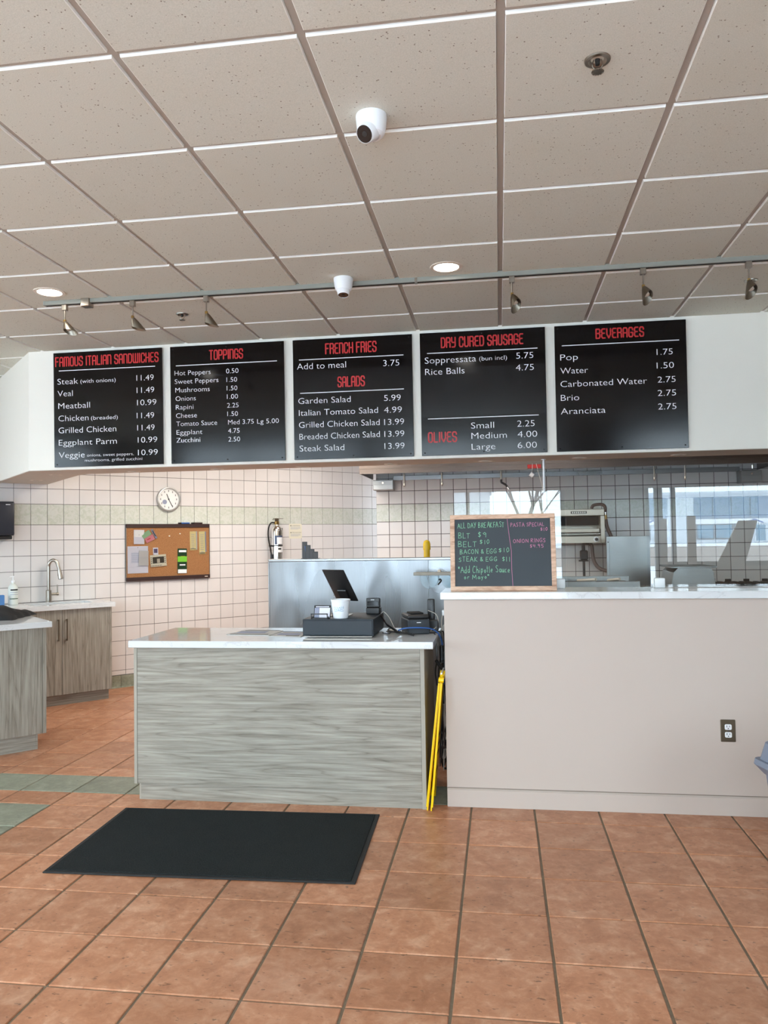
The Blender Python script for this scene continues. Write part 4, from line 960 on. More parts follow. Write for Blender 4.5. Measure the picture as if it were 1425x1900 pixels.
def dome_camera(lb, x, y, dirv, mark=True):
    t = thing('security_camera', lb, 'camera', (x, y, CZ-.0105), group='white security cameras')
    MB().lathe([(.057, 0), (.058, -.006), (.054, -.045), (.047, -.070), (.036, -.080), (0, -.080)], 40, cap0=True).build('base', 'white', t)
    d = Vector(dirv).normalized(); q = (-d).to_track_quat('Z', 'X').to_matrix().to_4x4()
    ball = MB().lathe([(.0, .030), (.028, .032), (.040, .010), (.041, -.010), (.036, -.034), (.033, -.046), (.031, -.048), (.0305, -.046)], 36, q, cap0=False, cap1=False).build('camera_ball', 'white', t, (d.x*.012, d.y*.012, -.058))
    MB().lathe([(.0, -.0455), (.031, -.0455)], 36, q, cap0=False, cap1=False).build('lens_face', 'gblack', ball)
    c2 = MB().lathe([(0, -.0465), (.010, -.0462)], 20, q, cap0=False, cap1=False).build('lens', 'black', ball)
dome_camera('larger white dome camera near the top of the picture looking down to the left', -0.434, 2.788, (-.30, -.62, -.55)); dome_camera('smaller white dome camera overlapping the lighting rail', -0.889, 4.528, (.02, -.22, -1))
t0 = None
SL = [(-3.719, 6.149), (-4.204, 6.64), (-2.984, 6.095), (-2.272, 6.124), (-1.556, 6.13), (-0.836, 6.13), (-0.095, 6.093), (0.61, 6.059), (1.325, 6.04)]
SN = ['under the bulkhead at its angled left corner', 'leftmost, under the angled end of the bulkhead', 'under the bulkhead below the sandwiches board', 'under the bulkhead below the toppings board', 'under the bulkhead below the left edge of the salads board', 'under the bulkhead below the right side of the salads board', 'under the bulkhead below the olives prices', 'under the bulkhead below the left side of the beverages board', 'rightmost, under the bulkhead below the right edge of the beverages board']
for (x, y), nm_ in zip(SL, SN):
    t = thing('soffit_light', 'unlit small round light ' + nm_, 'downlight', (x, min(y, 6.11) if x > -3.5 else y, BZ-.0045), group='small round lights under the bulkhead')
    MB().lathe([(.036, .0005), (.034, -.003), (.052, -.004), (.055, .0002)], 28, cap0=False, cap1=False).build('trim', 'ring', t)
    MB().lathe([(0, -.0008), (.035, -.0008)], 28, cap0=False, cap1=False).build('lens', 'tan', t)

# ------------------------------------------------------------------ things on the order counter
Z = 0.9255
t = thing('cash_drawer', 'dark blue-grey cash drawer on the order counter', 'cash drawer', (-0.9385, 4.68, Z))
MB().box(-.213, .207, -.198, .20, .010, .108, .002).build('housing', 'navy', t)
MB().box(-.207, .201, -.204, -.199, .016, .100, .002).build('drawer_front', 'navy', t)
MB().box(-.205, .20, -.206, -.197, .004, .009, .001).build('bottom_trim', 'nickel', t)
for x in (-.17, .16):
    for y in (-.16, .16): MB().cyl((x, y, 0), (x, y, .011), .012).build('foot', 'black', t)
ZT = Z+.1085
# tablet on stand
t = thing('tablet_stand', 'black tablet seen from behind on a silver stand on the cash drawer', 'tablet', (-0.965, 4.70, ZT))
TLp = Vector((-1.085, 4.715, 1.312)); e1 = Vector((.150, -.080, 0)); e2 = Vector((.066, .125, -.196)); nn = e1.cross(e2).normalized()
org = Vector((-0.965, 4.70, ZT)); R_ = Matrix((e1.normalized(), e2.normalized(), nn)).transposed().to_4x4()
mt_ = Matrix.Translation(TLp+e1*.5+e2*.5-org) @ R_
MB().box(-e1.length/2, e1.length/2, -e2.length/2, e2.length/2, -.004, .004, .0035, mat=mt_, seg=2).build('tablet', 'black', t)
MB().box(-.035, .035, .03, .09, -.014, -.004, .003, mat=mt_).box(-.035, .035, .03, .09, .004, .014, .003, mat=mt_).build('bracket', 'black', t)
MB().prism([(-.048, .001), (.018, .001), (.006, .088), (-.030, .088)], -.008, .008, tr(.0, -.035, 0) @ RX(PI/2+.18)).box(-.034, .010, -.055, .01, .082, .094, .002).build('stand_arm', 'chrome', t)
MB().cyl((-.015, -.042, .045), (-.015, -.052, .045), .009).build('cable_hole', 'blackm', t)
MB().box(-.06, .06, -.06, .06, 0, .004, .001).build('foot_plate', 'nickel', t)
# cup
t = thing('foam_cup', 'white foam cup with blue print on the cash drawer', 'cup', (-0.9375, 4.55, ZT))
MB().lathe([(.044, 0), (.0445, .004), (.0555, .098), (.0580, .100), (.0585, .108), (.0560, .110), (.053, .108), (.043, .008), (0, .008)], 40).build('cup_body', 'foam', t)
m = MB(); b = m.b
def cupstrip(P, hw):
    for (a0, z0), (a1, z1) in zip(P, P[1:]):
        vs_ = []
        for a, z, s in ((a0, z0, -1), (a1, z1, -1), (a1, z1, 1), (a0, z0, 1)):
            zz = z+s*hw; r = .0447+.0112*(zz-.004)/.094+.0006; vs_.append(b.verts.new((r*math.cos(a), r*math.sin(a), zz)))
        b.faces.new(vs_)
for off in (0, .33, .62, .86): cupstrip([(-2.25+off+.05*k, .058+.012*math.sin(k*1.9+off*5)) for k in range(7)], .0022)
cupstrip([(-2.2+.12*k, .044-.002*math.sin(k)) for k in range(11)], .0008); cupstrip([(-1.06, .072), (-1.02, .06), (-1.0, .045)], .004)
m.build('print', 'aqua', t)
# card holder
t = thing('card_holder', 'black wire card holder with white cards left of the foam cup', 'card holder', (-1.050, 4.52, ZT))
MB().box(-.052, .048, -.038, -.035, 0, .006).box(-.052, .048, -.038, -.034, .026, .032).box(-.052, -.047, -.038, -.034, 0, .032).box(.043, .048, -.038, -.034, 0, .032).box(-.052, .048, -.037, .035, 0, .003).build('front_rail', 'black', t)
MB().box(-.045, .055, .0, .003, 0, .078, .001, mat=RX(-.3)).box(-.052, -.049, -.036, .03, 0, .012).box(.045, .048, -.036, .03, 0, .012).build('back_rest', 'black', t)
MB().box(-.012, .052, -.004, -.001, .004, .062, mat=RX(-.3)).build('card', 'paper', t); MB().box(-.04, -.014, -.004, -.001, .004, .062, mat=RX(-.3)).build('card', 'inkb', t)
MB().box(-.034, .046, -.0048, -.0005, .066, .071, mat=RX(-.3)).build('card_edge', 'paper', t)
# card terminal
t = thing('card_terminal', 'small black card terminal at the right end of the cash drawer', 'terminal', (-0.782, 4.80, ZT))
MB().box(-.042, .042, -.03, .06, 0, .040, .004).build('base', 'black', t)
sc = MB().box(-.042, .042, -.010, .022, .040, .098, .004, mat=tr(0, -.012, 0)@RX(-.12)).build('head', 'black', t)
MB().box(-.032, .034, -.0275, -.0262, .052, .078, .001).build('screen', 'gblack', t); MB().box(-.012, .010, -.0265, -.0255, .086, .089).build('mark', 'white', t)
# receipt printer
t = thing('receipt_printer', 'black receipt printer at the right end of the order counter', 'printer', (-0.515, 4.735, Z), rotz=math.radians(19))
MB().box(-.068, .068, -.095, .10, .0, .090, .006).build('body', plain('printer_grey', srgb(44, 50, 56), 0.5), t)
MB().box(-.066, .066, -.088, .095, .0905, .116, .007).build('lid', 'black', t); MB().box(-.04, .04, -.05, .06, .1165, .124, .003).build('paper_cover', 'blackm', t)
MB().box(-.014, .012, -.0965, -.0950, .068, .072).build('mark', 'white', t); MB().box(-.055, .055, -.0962, -.0945, .088, .0905).build('paper_slot', 'blackm', t)
o = MB().box(-.0225, .0225, -.012, .012, 0, .190, .006, seg=2).build('cordless_handset', 'black', None, (-0.433, 4.905, Z)); tag(o, 'upright black slab-like handset behind the receipt printer', 'handset')
t = thing('network_box', 'black box with cables behind the receipt printer', 'box', (-0.415, 4.86, Z)); MB().box(-.03, .03, -.03, .03, 0, .065, .004).build('housing', 'black', t)
# flyers
def flyer(lb, pts, prints):
    t = thing('newspaper', lb, 'paper', (pts[0][0], pts[0][1], Z))
    P = [(x-pts[0][0], y-pts[0][1]) for x, y in pts]
    MB().prism(P, 0, .003).build('sheet', 'greyp', t)
    for (x0, x1, y0, y1, mt) in prints: MB().box(x0, x1, y0, y1, .0031, .0036).build('print_block', mt, t)
flyer('printed newspaper lying left of the cash drawer, nearer the back', [(-1.66, 4.60), (-1.38, 4.56), (-1.36, 4.80), (-1.62, 4.86)], [(.02, .26, .0, .02, 'ink'), (.05, .28, .20, .22, 'ink'), (.04, .22, .07, .16, 'inkb')])
flyer('printed newspaper lying against the left side of the cash drawer', [(-1.37, 4.53), (-1.17, 4.50), (-1.17, 4.72), (-1.34, 4.75)], [(.10, .18, .0, .02, 'ink'), (.03, .19, .19, .215, 'ink'), (.03, .17, .05, .14, 'inkb')])
# cables
def P4(px, py, y): return (-.58+(px-750)*.00327*(y/4.7)+(-.58)*(y/4.7-1), y, 1.5-(1.5-(.935+(1173-py)*.00325))*(y/4.7))
o = MB().tube([P4(702, 1137, 4.80), P4(712, 1155, 4.75), P4(730, 1170, 4.66), P4(750, 1178, 4.58), (-.53, 4.57, Z+.006)], .0055, 8)
m = o; pts = [Vector(P4(705, 1140, 4.79)), Vector(P4(718, 1160, 4.72)), Vector(P4(735, 1171, 4.63)), Vector(P4(768, 1179, 4.55))]
m2 = MB(); coil = []
for k in range(241):
    s = k/240*3; i = min(2, int(s)); f_ = s-i; p = pts[i].lerp(pts[i+1], f_); a = k*1.05; coil.append(p+Vector((.0, math.cos(a)*.007, math.sin(a)*.007)))
m2.tube(coil, .0022, 5, smooth=False); o = m2.build('coiled_cord', 'black'); tag(o, 'dark coiled cord from the card terminal along the worktop', 'cord')
m.b.free()
o = MB().tube([P4(706, 1142, 4.82), P4(712, 1136, 4.82), P4(722, 1146, 4.82), P4(729, 1160, 4.80), P4(733, 1169, 4.78)], .0022, 6).build('white_cable', 'whitec'); tag(o, 'thin white cable arching up left of the receipt printer', 'cable')
o = MB().tube([(-.60, 4.60, Z+.03), (-.56, 4.57, Z+.045), (-.48, 4.60, Z+.045), (-.40, 4.64, Z+.03), (-.358, 4.66, Z-.02), (-.345, 4.67, Z-.12), (-.345, 4.68, Z-.3)], .0042, 8).build('blue_cable', 'bluec'); tag(o, 'blue cable looping in front of the printer and down the gap', 'cable')
o = MB().tube([(-.45, 4.88, Z+.12), (-.40, 4.85, Z+.10), (-.385, 4.84, Z+.06), (-.40, 4.83, Z+.02), (-.43, 4.80, Z+.006)], .0024, 6).build('white_cable', 'whitec'); tag(o, 'white cable looped beside the black handset', 'cable')
o = MB().tube([(-.36, 4.85, Z+.09), (-.365, 4.84, Z+.05), (-.36, 4.82, Z-.02), (-.35, 4.80, Z-.2)], .0026, 6).tube([(-.34, 4.83, Z+.035), (-.352, 4.81, Z+.03), (-.352, 4.80, Z-.05)], .0026, 6).build('white_cable', 'whitec'); tag(o, 'pair of white cables dropping into the gap by the half wall', 'cable')
t = thing('power_adapter', 'white power adapter at the end of the half wall', 'adapter', (-.340, 4.86, 1.015)); MB().box(-.021, .021, -.02, .02, 0, .036, .004).build('adapter_body', 'white', t)
mm = MB(); random.seed(3)
for q in range(4):
    y0 = 4.64+.02*q; mm.tube([(-.71+.02*q, y0+.05, Z+.004+.006*q), (-.67, y0, Z+.005+.008*q), (-.64-.01*q, y0-.03, Z+.018), (-.60, y0+.02, Z+.006), (-.63, y0+.05, Z+.005), (-.56, y0-.02, Z+.006)], .003, 6)
o = mm.build('black_cable_tangle', 'black'); tag(o, 'tangle of black cables between cash drawer and printer', 'cable')
t = thing('cable_adapter', 'white plug lying in the black cable tangle', 'plug', (-.655, 4.72, Z)); MB().box(-.03, .02, -.012, .012, 0, .022, .004).box(.02, .045, -.008, .008, .002, .014, .002).build('plug_body', 'offw', t)
mm = MB()
for q, (x, y, zb) in enumerate(((-.385, 4.64, .62), (-.366, 4.66, .55), (-.352, 4.70, .5), (-.340, 4.72, .45))):
    mm.tube([(-.42+.02*q, y+.02, Z+.008), (x-.005, y, Z+.004), (x, y, Z-.05), (x+.004, y, .78), (x-.008, y+.02, .7), (x, y+.04, zb)], .0045, 7)
o = mm.build('hanging_cables', 'black'); tag(o, 'bundle of black cables hanging in the gap beside the half wall', 'cable')
o = MB().cyl((-.352, 4.655, .86), (-.352, 4.66, .76), .013).cyl((-.385, 4.63, .775), (-.352, 4.645, .725), .010, .012).cyl((-.338, 4.66, .82), (-.338, 4.66, .70), .012).build('cable_connector', 'black'); tag(o, 'thick black plugs among the cables above the yellow sign', 'plug')
for q, (mt, lb) in enumerate((('black', 'heap of black cables on the floor in the gap behind the yellow sign'), ('whitec', 'thin white cable tangled on the floor behind the yellow sign'), ('pipe', 'brown cable hanging low in the gap behind the yellow sign'))):
    R4 = random.Random(q+5); mm = MB()
    for rr_ in range(7 if q == 0 else 2):
        mm.tube([(-.37+R4.uniform(-.02, .03), 4.80+.05*rr_+R4.uniform(0, .05), .03+(0.62 if k in (0, 5) and rr_ < 4 else .05+.30*R4.random()*(1 if rr_ < 4 else .4))) for k in range(6)], .006 if q == 0 else .003, 6)
    o = mm.build('floor_cable', mt); tag(o, lb, 'cable')
# folded wet floor sign
t = thing('wet_floor_sign', 'folded yellow wet floor sign leaning in the gap beside the half wall', 'sign', (-0.414, 4.33, 0.0), rot=(0, math.radians(6.0), 0))
for k, x in enumerate((-.009, .012)):
    m = MB(); prof = [(0.0, 0.0), (.03, .0), (.045, .06), (.235, .06), (.25, 0), (.28, 0), (.26, .45), (.21, .70), (.19, .735), (.09, .735), (.07, .70), (.02, .45)]
    m.prism(prof, -.004, .004, Matrix(((0, 0, 1, x), (1, 0, 0, 0), (0, 1, 0, .001), (0, 0, 0, 1))), bev=.001)
    pn = m.build('panel', 'yellow', t, rot=(0, math.radians(-0.6 if k else .6), 0))
    s = 1 if k else -1
    for z in (.18, .28, .33, .38): MB().box(x+s*.0043, x+s*.0050, .08, .20, z, z+.018).build('print', 'ink', pn)
    MB().box(x+s*.004-.005, x+s*.004+.005, .0, .012, .02, .70, .002).build('edge_rib', 'yellow', pn)
MB().cyl((-.012, .14, .725), (.016, .14, .725), .024, .024, 20).cyl((-.012, .05, .71), (.016, .05, .71), .015, .015, 16).build('hinge', 'yellow', t)
MB().cyl((.0, .05, .745), (.0, .23, .745), .005).build('hinge_pin', 'white', t)

# ------------------------------------------------------------------ floor mat, bin
t = thing('floor_mat', 'charcoal carpet floor mat with rubber edges before the order counter', 'floor mat', (-1.382, 3.79, 0.0005), rotz=math.radians(1.6))
def bent(w_, h_, z0, z1, bev):
    return MB().box(-w_, w_, -h_, h_, z0, z1, bev)
bent(.722, .428, 0, .006, .003).build('rubber_base', 'rubber', t); bent(.700, .407, .0055, .010, .002).build('carpet', 'mat', t)
t = thing('waste_bin', 'blue-grey swing top waste bin at the right edge', 'bin', (1.353, 3.386, 0), rotz=math.radians(14))
def taper(m, x0, y0, z0, x1, y1, z1, cap=True, rad=.03):
    def rr(x, y):
        out = []
        for sx, sy, a0 in ((1, 1, 0), (-1, 1, PI/2), (-1, -1, PI), (1, -1, 1.5*PI)):
            for k in range(4):
                a = a0+PI/2*k/3; out.append((sx*(x-rad)+rad*math.cos(a), sy*(y-rad)+rad*math.sin(a)))
        return out
    b = m.b; A = [b.verts.new((x, y, z0)) for x, y in rr(x0, y0)]; B = [b.verts.new((x, y, z1)) for x, y in rr(x1, y1)]
    for i in range(16): b.faces.new((A[i], A[(i+1) % 16], B[(i+1) % 16], B[i]))
    if cap: b.faces.new(A[::-1]); b.faces.new(B)
    return m
taper(MB(), .17, .20, 0, .208, .245, .475).build('bin_body', 'bin', t)
taper(taper(MB(), .214, .252, .4755, .240, .280, .510), .240, .280, .5105, .236, .276, .533).build('rim', 'bin', t)
taper(taper(MB(), .222, .262, .5335, .206, .246, .605), .206, .246, .6055, .13, .17, .665).build('lid_dome', 'bin', t)
MB().box(-.12, .12, -.262, -.235, .55, .60, .01, mat=tr(0, 0, 0)).build('swing_flap', 'black', t)
# ------------------------------------------------------------------ kitchen: steel partition and what stands on it
t = thing('steel_partition', 'stainless steel clad partition behind the order counter', 'partition', (0, 0, 0))
MB().box(-1.822, 0.36, 6.05, 6.15, 0.0, 1.325).build('core', 'darkw', t)
for a, b in ((-1.822, -0.55), (-0.5485, 0.36)): MB().box(a, b, 6.044, 6.0495, 0.02, 1.3255, .001).build('steel_sheet', 'steelp', t)
MB().box(-1.826, 0.364, 6.038, 6.156, 1.326, 1.346, .003).build('cap', 'steel', t)
MB().box(-1.828, -1.8225, 6.040, 6.155, 0.02, 1.325).build('corner_trim', 'steel', t)
o = MB().cyl((0.345, 6.08, 1.3465), (0.345, 6.08, BZ-.004), .0085).cyl((0.345, 6.08, 1.3465), (0.345, 6.08, 1.352), .02).cyl((0.345, 6.08, BZ-.010), (0.345, 6.08, BZ-.0045), .018).build('support_pole', 'white'); tag(o, 'thin white pole between the partition and the bulkhead, behind the chalkboard', 'pole')
t = thing('desk_organizer', 'black wire mesh organizer with stepped pockets on the steel partition', 'organizer', (-1.475, 6.10, 1.3465))
for k, (x, h, d) in enumerate(((-.068, .135, 0), (-.038, .108, -.012), (-.005, .075, -.020), (.026, .056, -.028))):
    m = MB(); w_ = .021
    m.box(x-w_, x+w_, d-.002, d+.0005, .004, h-.004).build('mesh_panel', 'mesh', t)
    MB().box(x-w_, x+w_, d-.003, d+.002, h-.005, h, .001).box(x-w_, x-w_+.003, d-.003, d+.002, 0, h).box(x+w_-.003, x+w_, d-.003, d+.002, 0, h).build('pocket_frame', 'black', t)
MB().box(-.091, .05, -.032, .03, 0, .004).build('base_plate', 'black', t); MB().cyl((-.052, -.006, .005), (-.062, -.008, .10), .004).build('pen', 'bluec', t)
t = thing('gas_hose', 'yellow coated gas hose end sticking up behind the steel partition', 'hose', (-.610, 6.6, .9))
MB().cyl((0, 0, -.9), (0, 0, .50), .026, .026, 20).build('hose', 'ybrass', t); MB().lathe([(.031, 0), (.032, .01), (.031, .05), (.024, .075), (0, .086)], 20, tr(0, 0, .495)).build('coupling', 'ybrass', t)
# twin clear bins on a rail
t = thing('condiment_rack', 'pair of clear rounded condiment bins on a grey rail beside the chalkboard', 'condiment rack', (-.475, 5.93, 1.205))
MB().box(-.172, .185, -.055, .108, .018, .030, .004).box(-.172, .185, -.062, -.050, .010, .034, .003).build('rail', 'tan', t)
def bowl(x, w_, h_):
    m = MB(); b = m.b; n = 20; P = []
    for k in range(n+1):
        a = PI*k/n; P.append((x-w_*math.cos(a), -h_*(math.sin(a)**.75)))
    for (y0, y1) in ((-.048, .05),):
        for (xa, za), (xb, zb) in zip(P, P[1:]):
            b.faces.new([b.verts.new(v) for v in ((xa, y0, za), (xb, y0, zb), (xb, y1, zb), (xa, y1, za))])
        for y in (y0, y1): b.faces.new([b.verts.new((px_, y, pz)) for px_, pz in P])
    bmesh.ops.remove_doubles(b, verts=b.verts[:], dist=1e-5); bmesh.ops.recalc_face_normals(b, faces=b.faces[:]); return m
for x in (-.055, .098): bowl(x, .068, .102).build('bin', 'clearp', t, (0, 0, .012))
MB().box(.008, .030, -.03, .0, .030, .050, .003).build('latch', 'offw', t); MB().tube([(.02, -.05, -.028), (.026, -.052, -.018), (.035, -.05, -.03), (.02, -.05, -.05), (.01, -.05, -.06)], .006, 8).build('knob', 'black', t)

# ------------------------------------------------------------------ exhaust hood and fire nozzles
t = thing('exhaust_hood', 'long stainless exhaust hood over the tiled kitchen wall', 'hood', (0, 0, 0))
MB().box(-1.487, 2.86, 8.328, 8.342, 2.199, 2.62).box(-1.489, 2.862, 8.322, 8.330, 2.252, 2.262).build('front_panel', 'hood', t)
MB().prism([(8.343, 2.199), (9.19, 2.199), (9.19, 2.62), (8.343, 2.62)], -1.487, -1.475, Matrix(((0, 0, 1, 0), (1, 0, 0, 0), (0, 1, 0, 0), (0, 0, 0, 1)))).build('end_panel', 'hood', t)
MB().prism([(8.343, 2.199), (9.19, 2.199), (9.19, 2.62), (8.343, 2.62)], 2.848, 2.86, Matrix(((0, 0, 1, 0), (1, 0, 0, 0), (0, 1, 0, 0), (0, 0, 0, 1)))).build('end_panel', 'hood', t)
MB().box(-1.474, 2.847, 8.343, 9.19, 2.60, 2.62).build('top_panel', 'hood', t)
MB().box(-1.23, 2.66, 9.165, 9.19, 2.182, 2.235, .002).build('rear_strip', 'steel', t)
for k in range(8):
    x0 = -1.45+.53*k; m = MB().box(x0, x0+.515, 0, .42, -.012, .0, mat=tr(0, 8.80, 2.30)@RX(.60))
    f_ = m.build('grease_filter', 'hood', t)
MB().box(-1.46, 2.84, 8.36, 8.45, 2.205, 2.214).build('drip_channel', 'steel', t)
for x0, x1, z0, z1, lb in ((-1.452, -1.215, 2.062, 2.178, 'stainless box under the left end of the exhaust hood'), (2.63, 2.84, 2.045, 2.18, 'stainless box under the right end of the exhaust hood')):
    t = thing('hood_box', lb, 'box', ((x0+x1)/2, 9.10, z0)); w_ = (x1-x0)/2
    MB().box(-w_, w_, -.09, .088, 0, z1-z0, .004).build('box_body', 'steel', t)
    MB().cyl((0, -.09, (z1-z0)*.72), (0, -.098, (z1-z0)*.72), .012).build('knob', 'chrome', t)
    MB().box(-w_+.01, w_-.01, -.093, -.0895, .006, (z1-z0)*.55, .002).build('cover_plate', 'steel', t)
NZ = [(-1.033, 'fire nozzle on a thin pipe under the hood, leftmost'), (-.615, 'fire nozzle on a thin pipe under the hood, second from the left'), (1.636, 'fire nozzle on a thin pipe under the hood above the steel side panel'), (1.948, 'fire nozzle on a thin pipe under the hood above the mirrored shopfront')]
for x, lb in NZ:
    t = thing('fire_nozzle', lb, 'nozzle', (x, 8.6, 2.10), group='fire nozzles under the hood')
    MB().cyl((0, 0, .0), (0, 0, .499), .010).build('drop_pipe', 'nickel', t); MB().cyl((0, 0, .002), (0, 0, -.02), .014).cyl((0, 0, -.02), (0, 0, -.036), .010, .007).build('nozzle_tip', 'chrome', t)
t = thing('fire_nozzle', 'fire nozzle with a bent end under the hood above the chalkboard', 'nozzle', (.032, 8.6, 2.09))
MB().cyl((0, 0, .02), (0, 0, .509), .010).build('drop_pipe', 'nickel', t); MB().tube([(0, 0, .03), (0, 0, 0), (.03, 0, -.02), (.05, -.0, -.035), (.065, -.01, -.065)], .012, 8).build('elbow', 'blackpipe', t); MB().cyl((.062, -.01, -.055), (.082, -.012, -.085), .014, .010).build('nozzle_tip', 'chrome', t)
t = thing('fire_nozzle', 'short fire nozzle close to the right end of the hood', 'nozzle', (2.62, 8.6, 2.20)); MB().cyl((0, 0, 0), (0, 0, .399), .010).cyl((0, 0, .0), (0, 0, -.035), .014, .010).build('nozzle_tip', 'chrome', t)
t = thing('pull_station', 'red tag on the hood front with a hanging white weight', 'pull station', (.375, 8.321, 2.225))
MB().box(-.07, .07, -.014, 0, -.018, .022, .003).build('tag_plate', 'redtag', t)
MB().tube([(-.02, -.016, .03), (-.022, -.018, -.03), (-.03, -.018, -.075)], .003, 6).tube([(.02, -.016, .03), (.045, -.016, -.08), (.075, -.012, -.20), (.08, -.01, -.25)], .003, 6).build('string', 'whitec', t)
MB().cyl((-.045, -.02, -.075), (-.012, -.02, -.10), .024, .020, 16).build('weight', 'white', t); MB().cyl((.08, -.01, -.245), (.08, -.01, -.265), .008).build('hook', 'nickel', t)

# ------------------------------------------------------------------ broiler, fryer, grill seen through the glass
t = thing('wall_broiler', 'wall mounted enamel broiler with an open front and a white ringed knob', 'broiler', (.80, 8.90, 1.41))
x0, x1, z0, z1 = -.40, .34, 0.0, .375
MB().box(x0, x1, -.10, .28, .300, z1, .006).box(x1-.045, x1, -.10, .28, .0, .2995, .003).box(x0, x0+.04, -.10, .28, 0, .2995, .003).box(x0+.041, x1-.046, -.10, .28, 0, .078, .004).box(x0+.041, x1-.046, .24, .28, .079, .2995).build('housing', 'broil', t)
MB().box(x0+.045, x1-.05, .05, .235, .20, .295).build('burner', 'blackm', t)
MB().box(x0+.045, x1-.06, -.13, .20, .118, .160, .004).build('grate_handle', 'broil', t); MB().box(x0+.045, x1-.05, -.11, .20, .096, .108, .002).build('grate', 'nickel', t)
MB().lathe([(.030, 0), (.030, .006), (.020, .008)], 24, tr(.245, -.1005, .042)@RX(PI/2)).build('knob_ring', 'white', t); MB().cyl((.245, -.105, .042), (.245, -.135, .042), .017).build('knob', 'black', t)
MB().box(-.02, .15, -.104, -.1005, .325, .352, .001).build('name_plate', 'blackm', t)
for k in range(7): MB().box(-.008+.022*k, .006+.022*k, -.1055, -.1042, .330, .347).build('plate_relief', 'nickel', t)
t = thing('gas_pipe', 'brown gas pipe and hose running from the broiler top to the side panel', 'pipe', (1.11, 8.86, 1.79))
MB().tube([(-.10, 0, .0), (-.08, 0, .035), (-.02, 0, .045), (.02, 0, .04), (.045, 0, .015), (.045, 0, -.04)], .018, 10).build('elbow', 'pipe', t); MB().cyl((.045, 0, -.04), (.048, 0, -.075), .016).build('fitting', 'chrome', t); MB().cyl((.047, 0, -.072), (.048, 0, -.12), .017).build('valve', 'brass', t)
MB().tube([(.048, 0, -.12), (.06, 0, -.2), (.095, 0, -.29), (.13, 0, -.37)], .020, 10).build('hose', 'pipe', t)
t = thing('gas_valve', 'black gas valve on a pipe under the broiler', 'valve', (.93, 9.02, 1.0))
MB().cyl((0, 0, 0), (0, 0, .22), .014).tube([(0, 0, .33), (0, 0, .39), (.02, 0, .41), (.06, 0, .405)], .02, 10).build('pipe', 'blackpipe', t); MB().box(-.04, .045, -.04, .04, .22, .33, .012).box(-.055, .05, -.02, .02, .205, .22, .003).build('valve_body', 'blackpipe', t)
o = MB().tube([(.99, 9.02, 1.405), (1.02, 9.02, 1.38), (1.025, 9.0, 1.29), (1.04, 8.98, 1.20), (1.09, 8.95, 1.13), (1.17, 8.9, 1.10), (1.24, 8.9, 1.10)], .020, 10).build('flexible_hose', 'pipe'); tag(o, 'curved brown flexible hose below the broiler', 'hose')
t = thing('steel_side_panel', 'plain stainless splash panel right of the broiler', 'panel', (1.33, 8.5, .966)); MB().box(-.22, .225, -.006, .006, 0, .515, .002).build('sheet', 'steel', t); MB().box(-.22, -.19, -.02, -.0065, .0, .515, .002).build('folded_edge', 'steel', t)
MB().cyl((-.203, -.0205, .455), (-.203, -.026, .455), .007).build('screw', 'blackm', t)
t = thing('fryer', 'low stainless fryer top behind the chalkboard and glass', 'fryer', (.73, 6.35, .25))
MB().box(-.29, .29, -.35, .12, 0, .858, .004).build('cabinet_body', 'steel', t); MB().box(-.29, .29, -.356, -.3505, .80, .905, .003).build('front_lip', 'steel', t)
MB().box(-.285, .285, .10, .12, .8585, .92, .002).build('rear_guard', 'steel', t); MB().box(-.25, -.01, -.30, .08, .8585, .884, .003).box(.02, .25, -.30, .08, .8585, .884, .003).build('fry_pan', 'blackm', t)
for lx in (-.25, .25):
    for ly in (-.3, .08): MB().cyl((lx, ly, -.25), (lx, ly, 0), .02).build('leg', 'steel', t)
MB().cyl((-.13, -.05, .895), (-.02, -.30, .915), .010).cyl((.10, -.05, .895), (.16, -.25, .915), .010).build('basket_handle', 'offw', t)
t = thing('cooking_range', 'long dark topped cooking range along the kitchen wall', 'range', (1.95, 8.05, 0))
MB().box(-1.75, 1.0, -1.0, .40, 0, .93, .004).build('range_body', 'steel', t); MB().box(-1.75, 1.0, -1.05, -1.001, .93, .985, .008).build('front_rail', 'steel', t); MB().box(-1.73, .98, -.999, .39, .9305, .965, .003).build('cook_top', 'blackm', t)
t = thing('griddle_hood', 'rounded stainless warmer with a flat top on the range', 'warmer', (1.65, 7.42, .9655))
MB().prism([(-.17, 0), (-.185, .10), (-.165, .20), (-.13, .235), (.14, .235), (.165, .19), (.17, 0)], -.12, .35, RX(PI/2)@Matrix.Scale(-1, 4, (0, 0, 1)) if False else RX(PI/2)).build('shell', 'steel', t)
MB().box(-.19, .19, -.36, .13, .2355, .250, .002).build('top_plate', 'steel', t)
MB().box(.175, .24, -.10, .10, 0, .13, .003).build('side_block', 'steel', t)
t = thing('char_grill', 'black grate charbroiler at the right of the range', 'grill', (2.22, 7.85, .9655))
MB().box(-.28, .55, -.25, .22, 0, .05, .003).build('frame', 'blackpipe', t)
for k in range(12): MB().box(-.26+.066*k, -.225+.066*k, -.22, .19, .0505, .064).build('grate_bar', 'blackm', t)
for k in range(5): MB().box(-.22+.17*k, -.17+.17*k, .19, .215, .0505, .085, .002).build('lug', 'blackm', t)

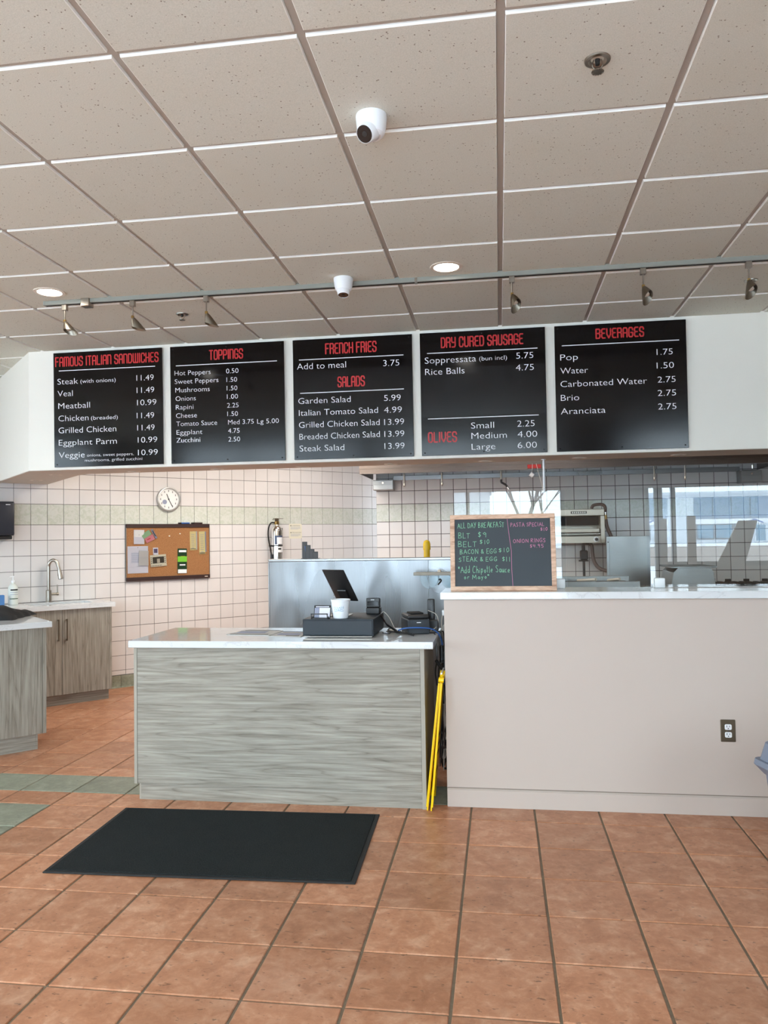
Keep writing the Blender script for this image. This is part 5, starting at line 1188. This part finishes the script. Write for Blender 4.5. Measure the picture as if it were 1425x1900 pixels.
# ------------------------------------------------------------------ the street outside the windows behind the photographer
g = MB().box(-160, 160, -260, -1.85, -.35, -.06).build('ground', 'snow'); struct(g, 'snow covered ground outside the shop windows', 'snow')
g = MB().box(-160, 160, -1.84, 13, -.35, -.125).build('foundation', 'darkw'); struct(g, 'foundation under the shop', 'foundation')
g = MB().box(-160, 160, -76, -30, -.10, -.02).build('street', 'asph'); struct(g, 'slushy street outside', 'road')
g = MB().box(-160, 160, -84, -79, -.08, .03).build('sidewalk', 'asph'); struct(g, 'far sidewalk outside', 'sidewalk')
random.seed(11)
def building(lb, x0, x1, y, h, xs0):
    t = thing('commercial_building', lb, 'building', (x0, y, -.06))
    W_ = x1-x0; MB().box(0, W_, -14, 0, 0, h).build('wall', 'clad', t); MB().box(-.2, W_+.2, -14, .25, h, h+.4).build('parapet', 'clad', t)
    x = 1.0
    while x < W_-12:
        MB().box(x, x+11, 0.001, .15, h*.5, h*.93).build('upper_cladding', 'blueclad', t)
        for k in range(1, 4): MB().box(x+2.75*k-.05, x+2.75*k+.05, .151, .17, h*.5, h*.93).build('cladding_joint', 'bframe', t)
        MB().box(x, x+11, .001, .25, h*.39, h*.49).build('sign_fascia', 'sign', t)
        for k in range(3):
            f = MB().box(x+.3+2.75*k, x+2.9+2.75*k, .001, .12, .6, h*.38).build('window', 'bframe', t); MB().box(x+.42+2.75*k, x+2.78+2.75*k, .121, .14, .75, h*.37).build('glazing', 'shopg', f)
        d_ = MB().box(x+8.8, x+10.6, .001, .12, .1, h*.38).build('door', 'clad', t); MB().box(x+9.0, x+10.4, .121, .14, .3, h*.36).build('glazing', 'shopg', d_)
        m = MB(); ribbon(m, [(x+7.6, h*.405), (x+8.8, h*.475), (x+10.0, h*.405)], .10); m.build('roof_outline', 'bluec', t, (0, .26, 0), rot=(PI/2, 0, PI) if False else (-PI/2, 0, 0)) if False else m.build('roof_outline', 'bluec', t, (0, .26, 0), rot=(PI/2, 0, 0))
        x += 15.0
    return t
building('pale commercial building across the street to the right', 14, 92, -118, 7.6, 0)
building('pale commercial building across the street to the left', -52, -1, -66, 6.2, 0)
def tree(x, y, h, seed, lb):
    R = random.Random(seed); m = MB()
    def br(p, d, L, r, depth):
        q = p+d*L; m.tube([p, q], (lambda t_, r=r: r*(1-.35*t_)), 5, smooth=False)
        if depth == 0: return
        for _ in range(3 if depth > 2 else 3):
            nd = (d+Vector((R.uniform(-.7, .7), R.uniform(-.7, .7), R.uniform(-.15, .5)))).normalized(); br(q, nd, L*R.uniform(.6, .8), r*.6, depth-1)
    br(Vector((0, 0, 0)), Vector((0, 0, 1)), h*.3, .16, 5)
    o = m.build('bare_tree', 'bark', None, (x, y, -.06)); tag(o, lb, 'tree', 'bare trees outside'); return o
tree(1.1, -26, 6, 1, 'small bare tree nearest the windows'); tree(5.2, -88, 14, 2, 'tall bare tree beyond the far sidewalk'); tree(13, -104, 15, 5, 'bare tree beside the building across the street')
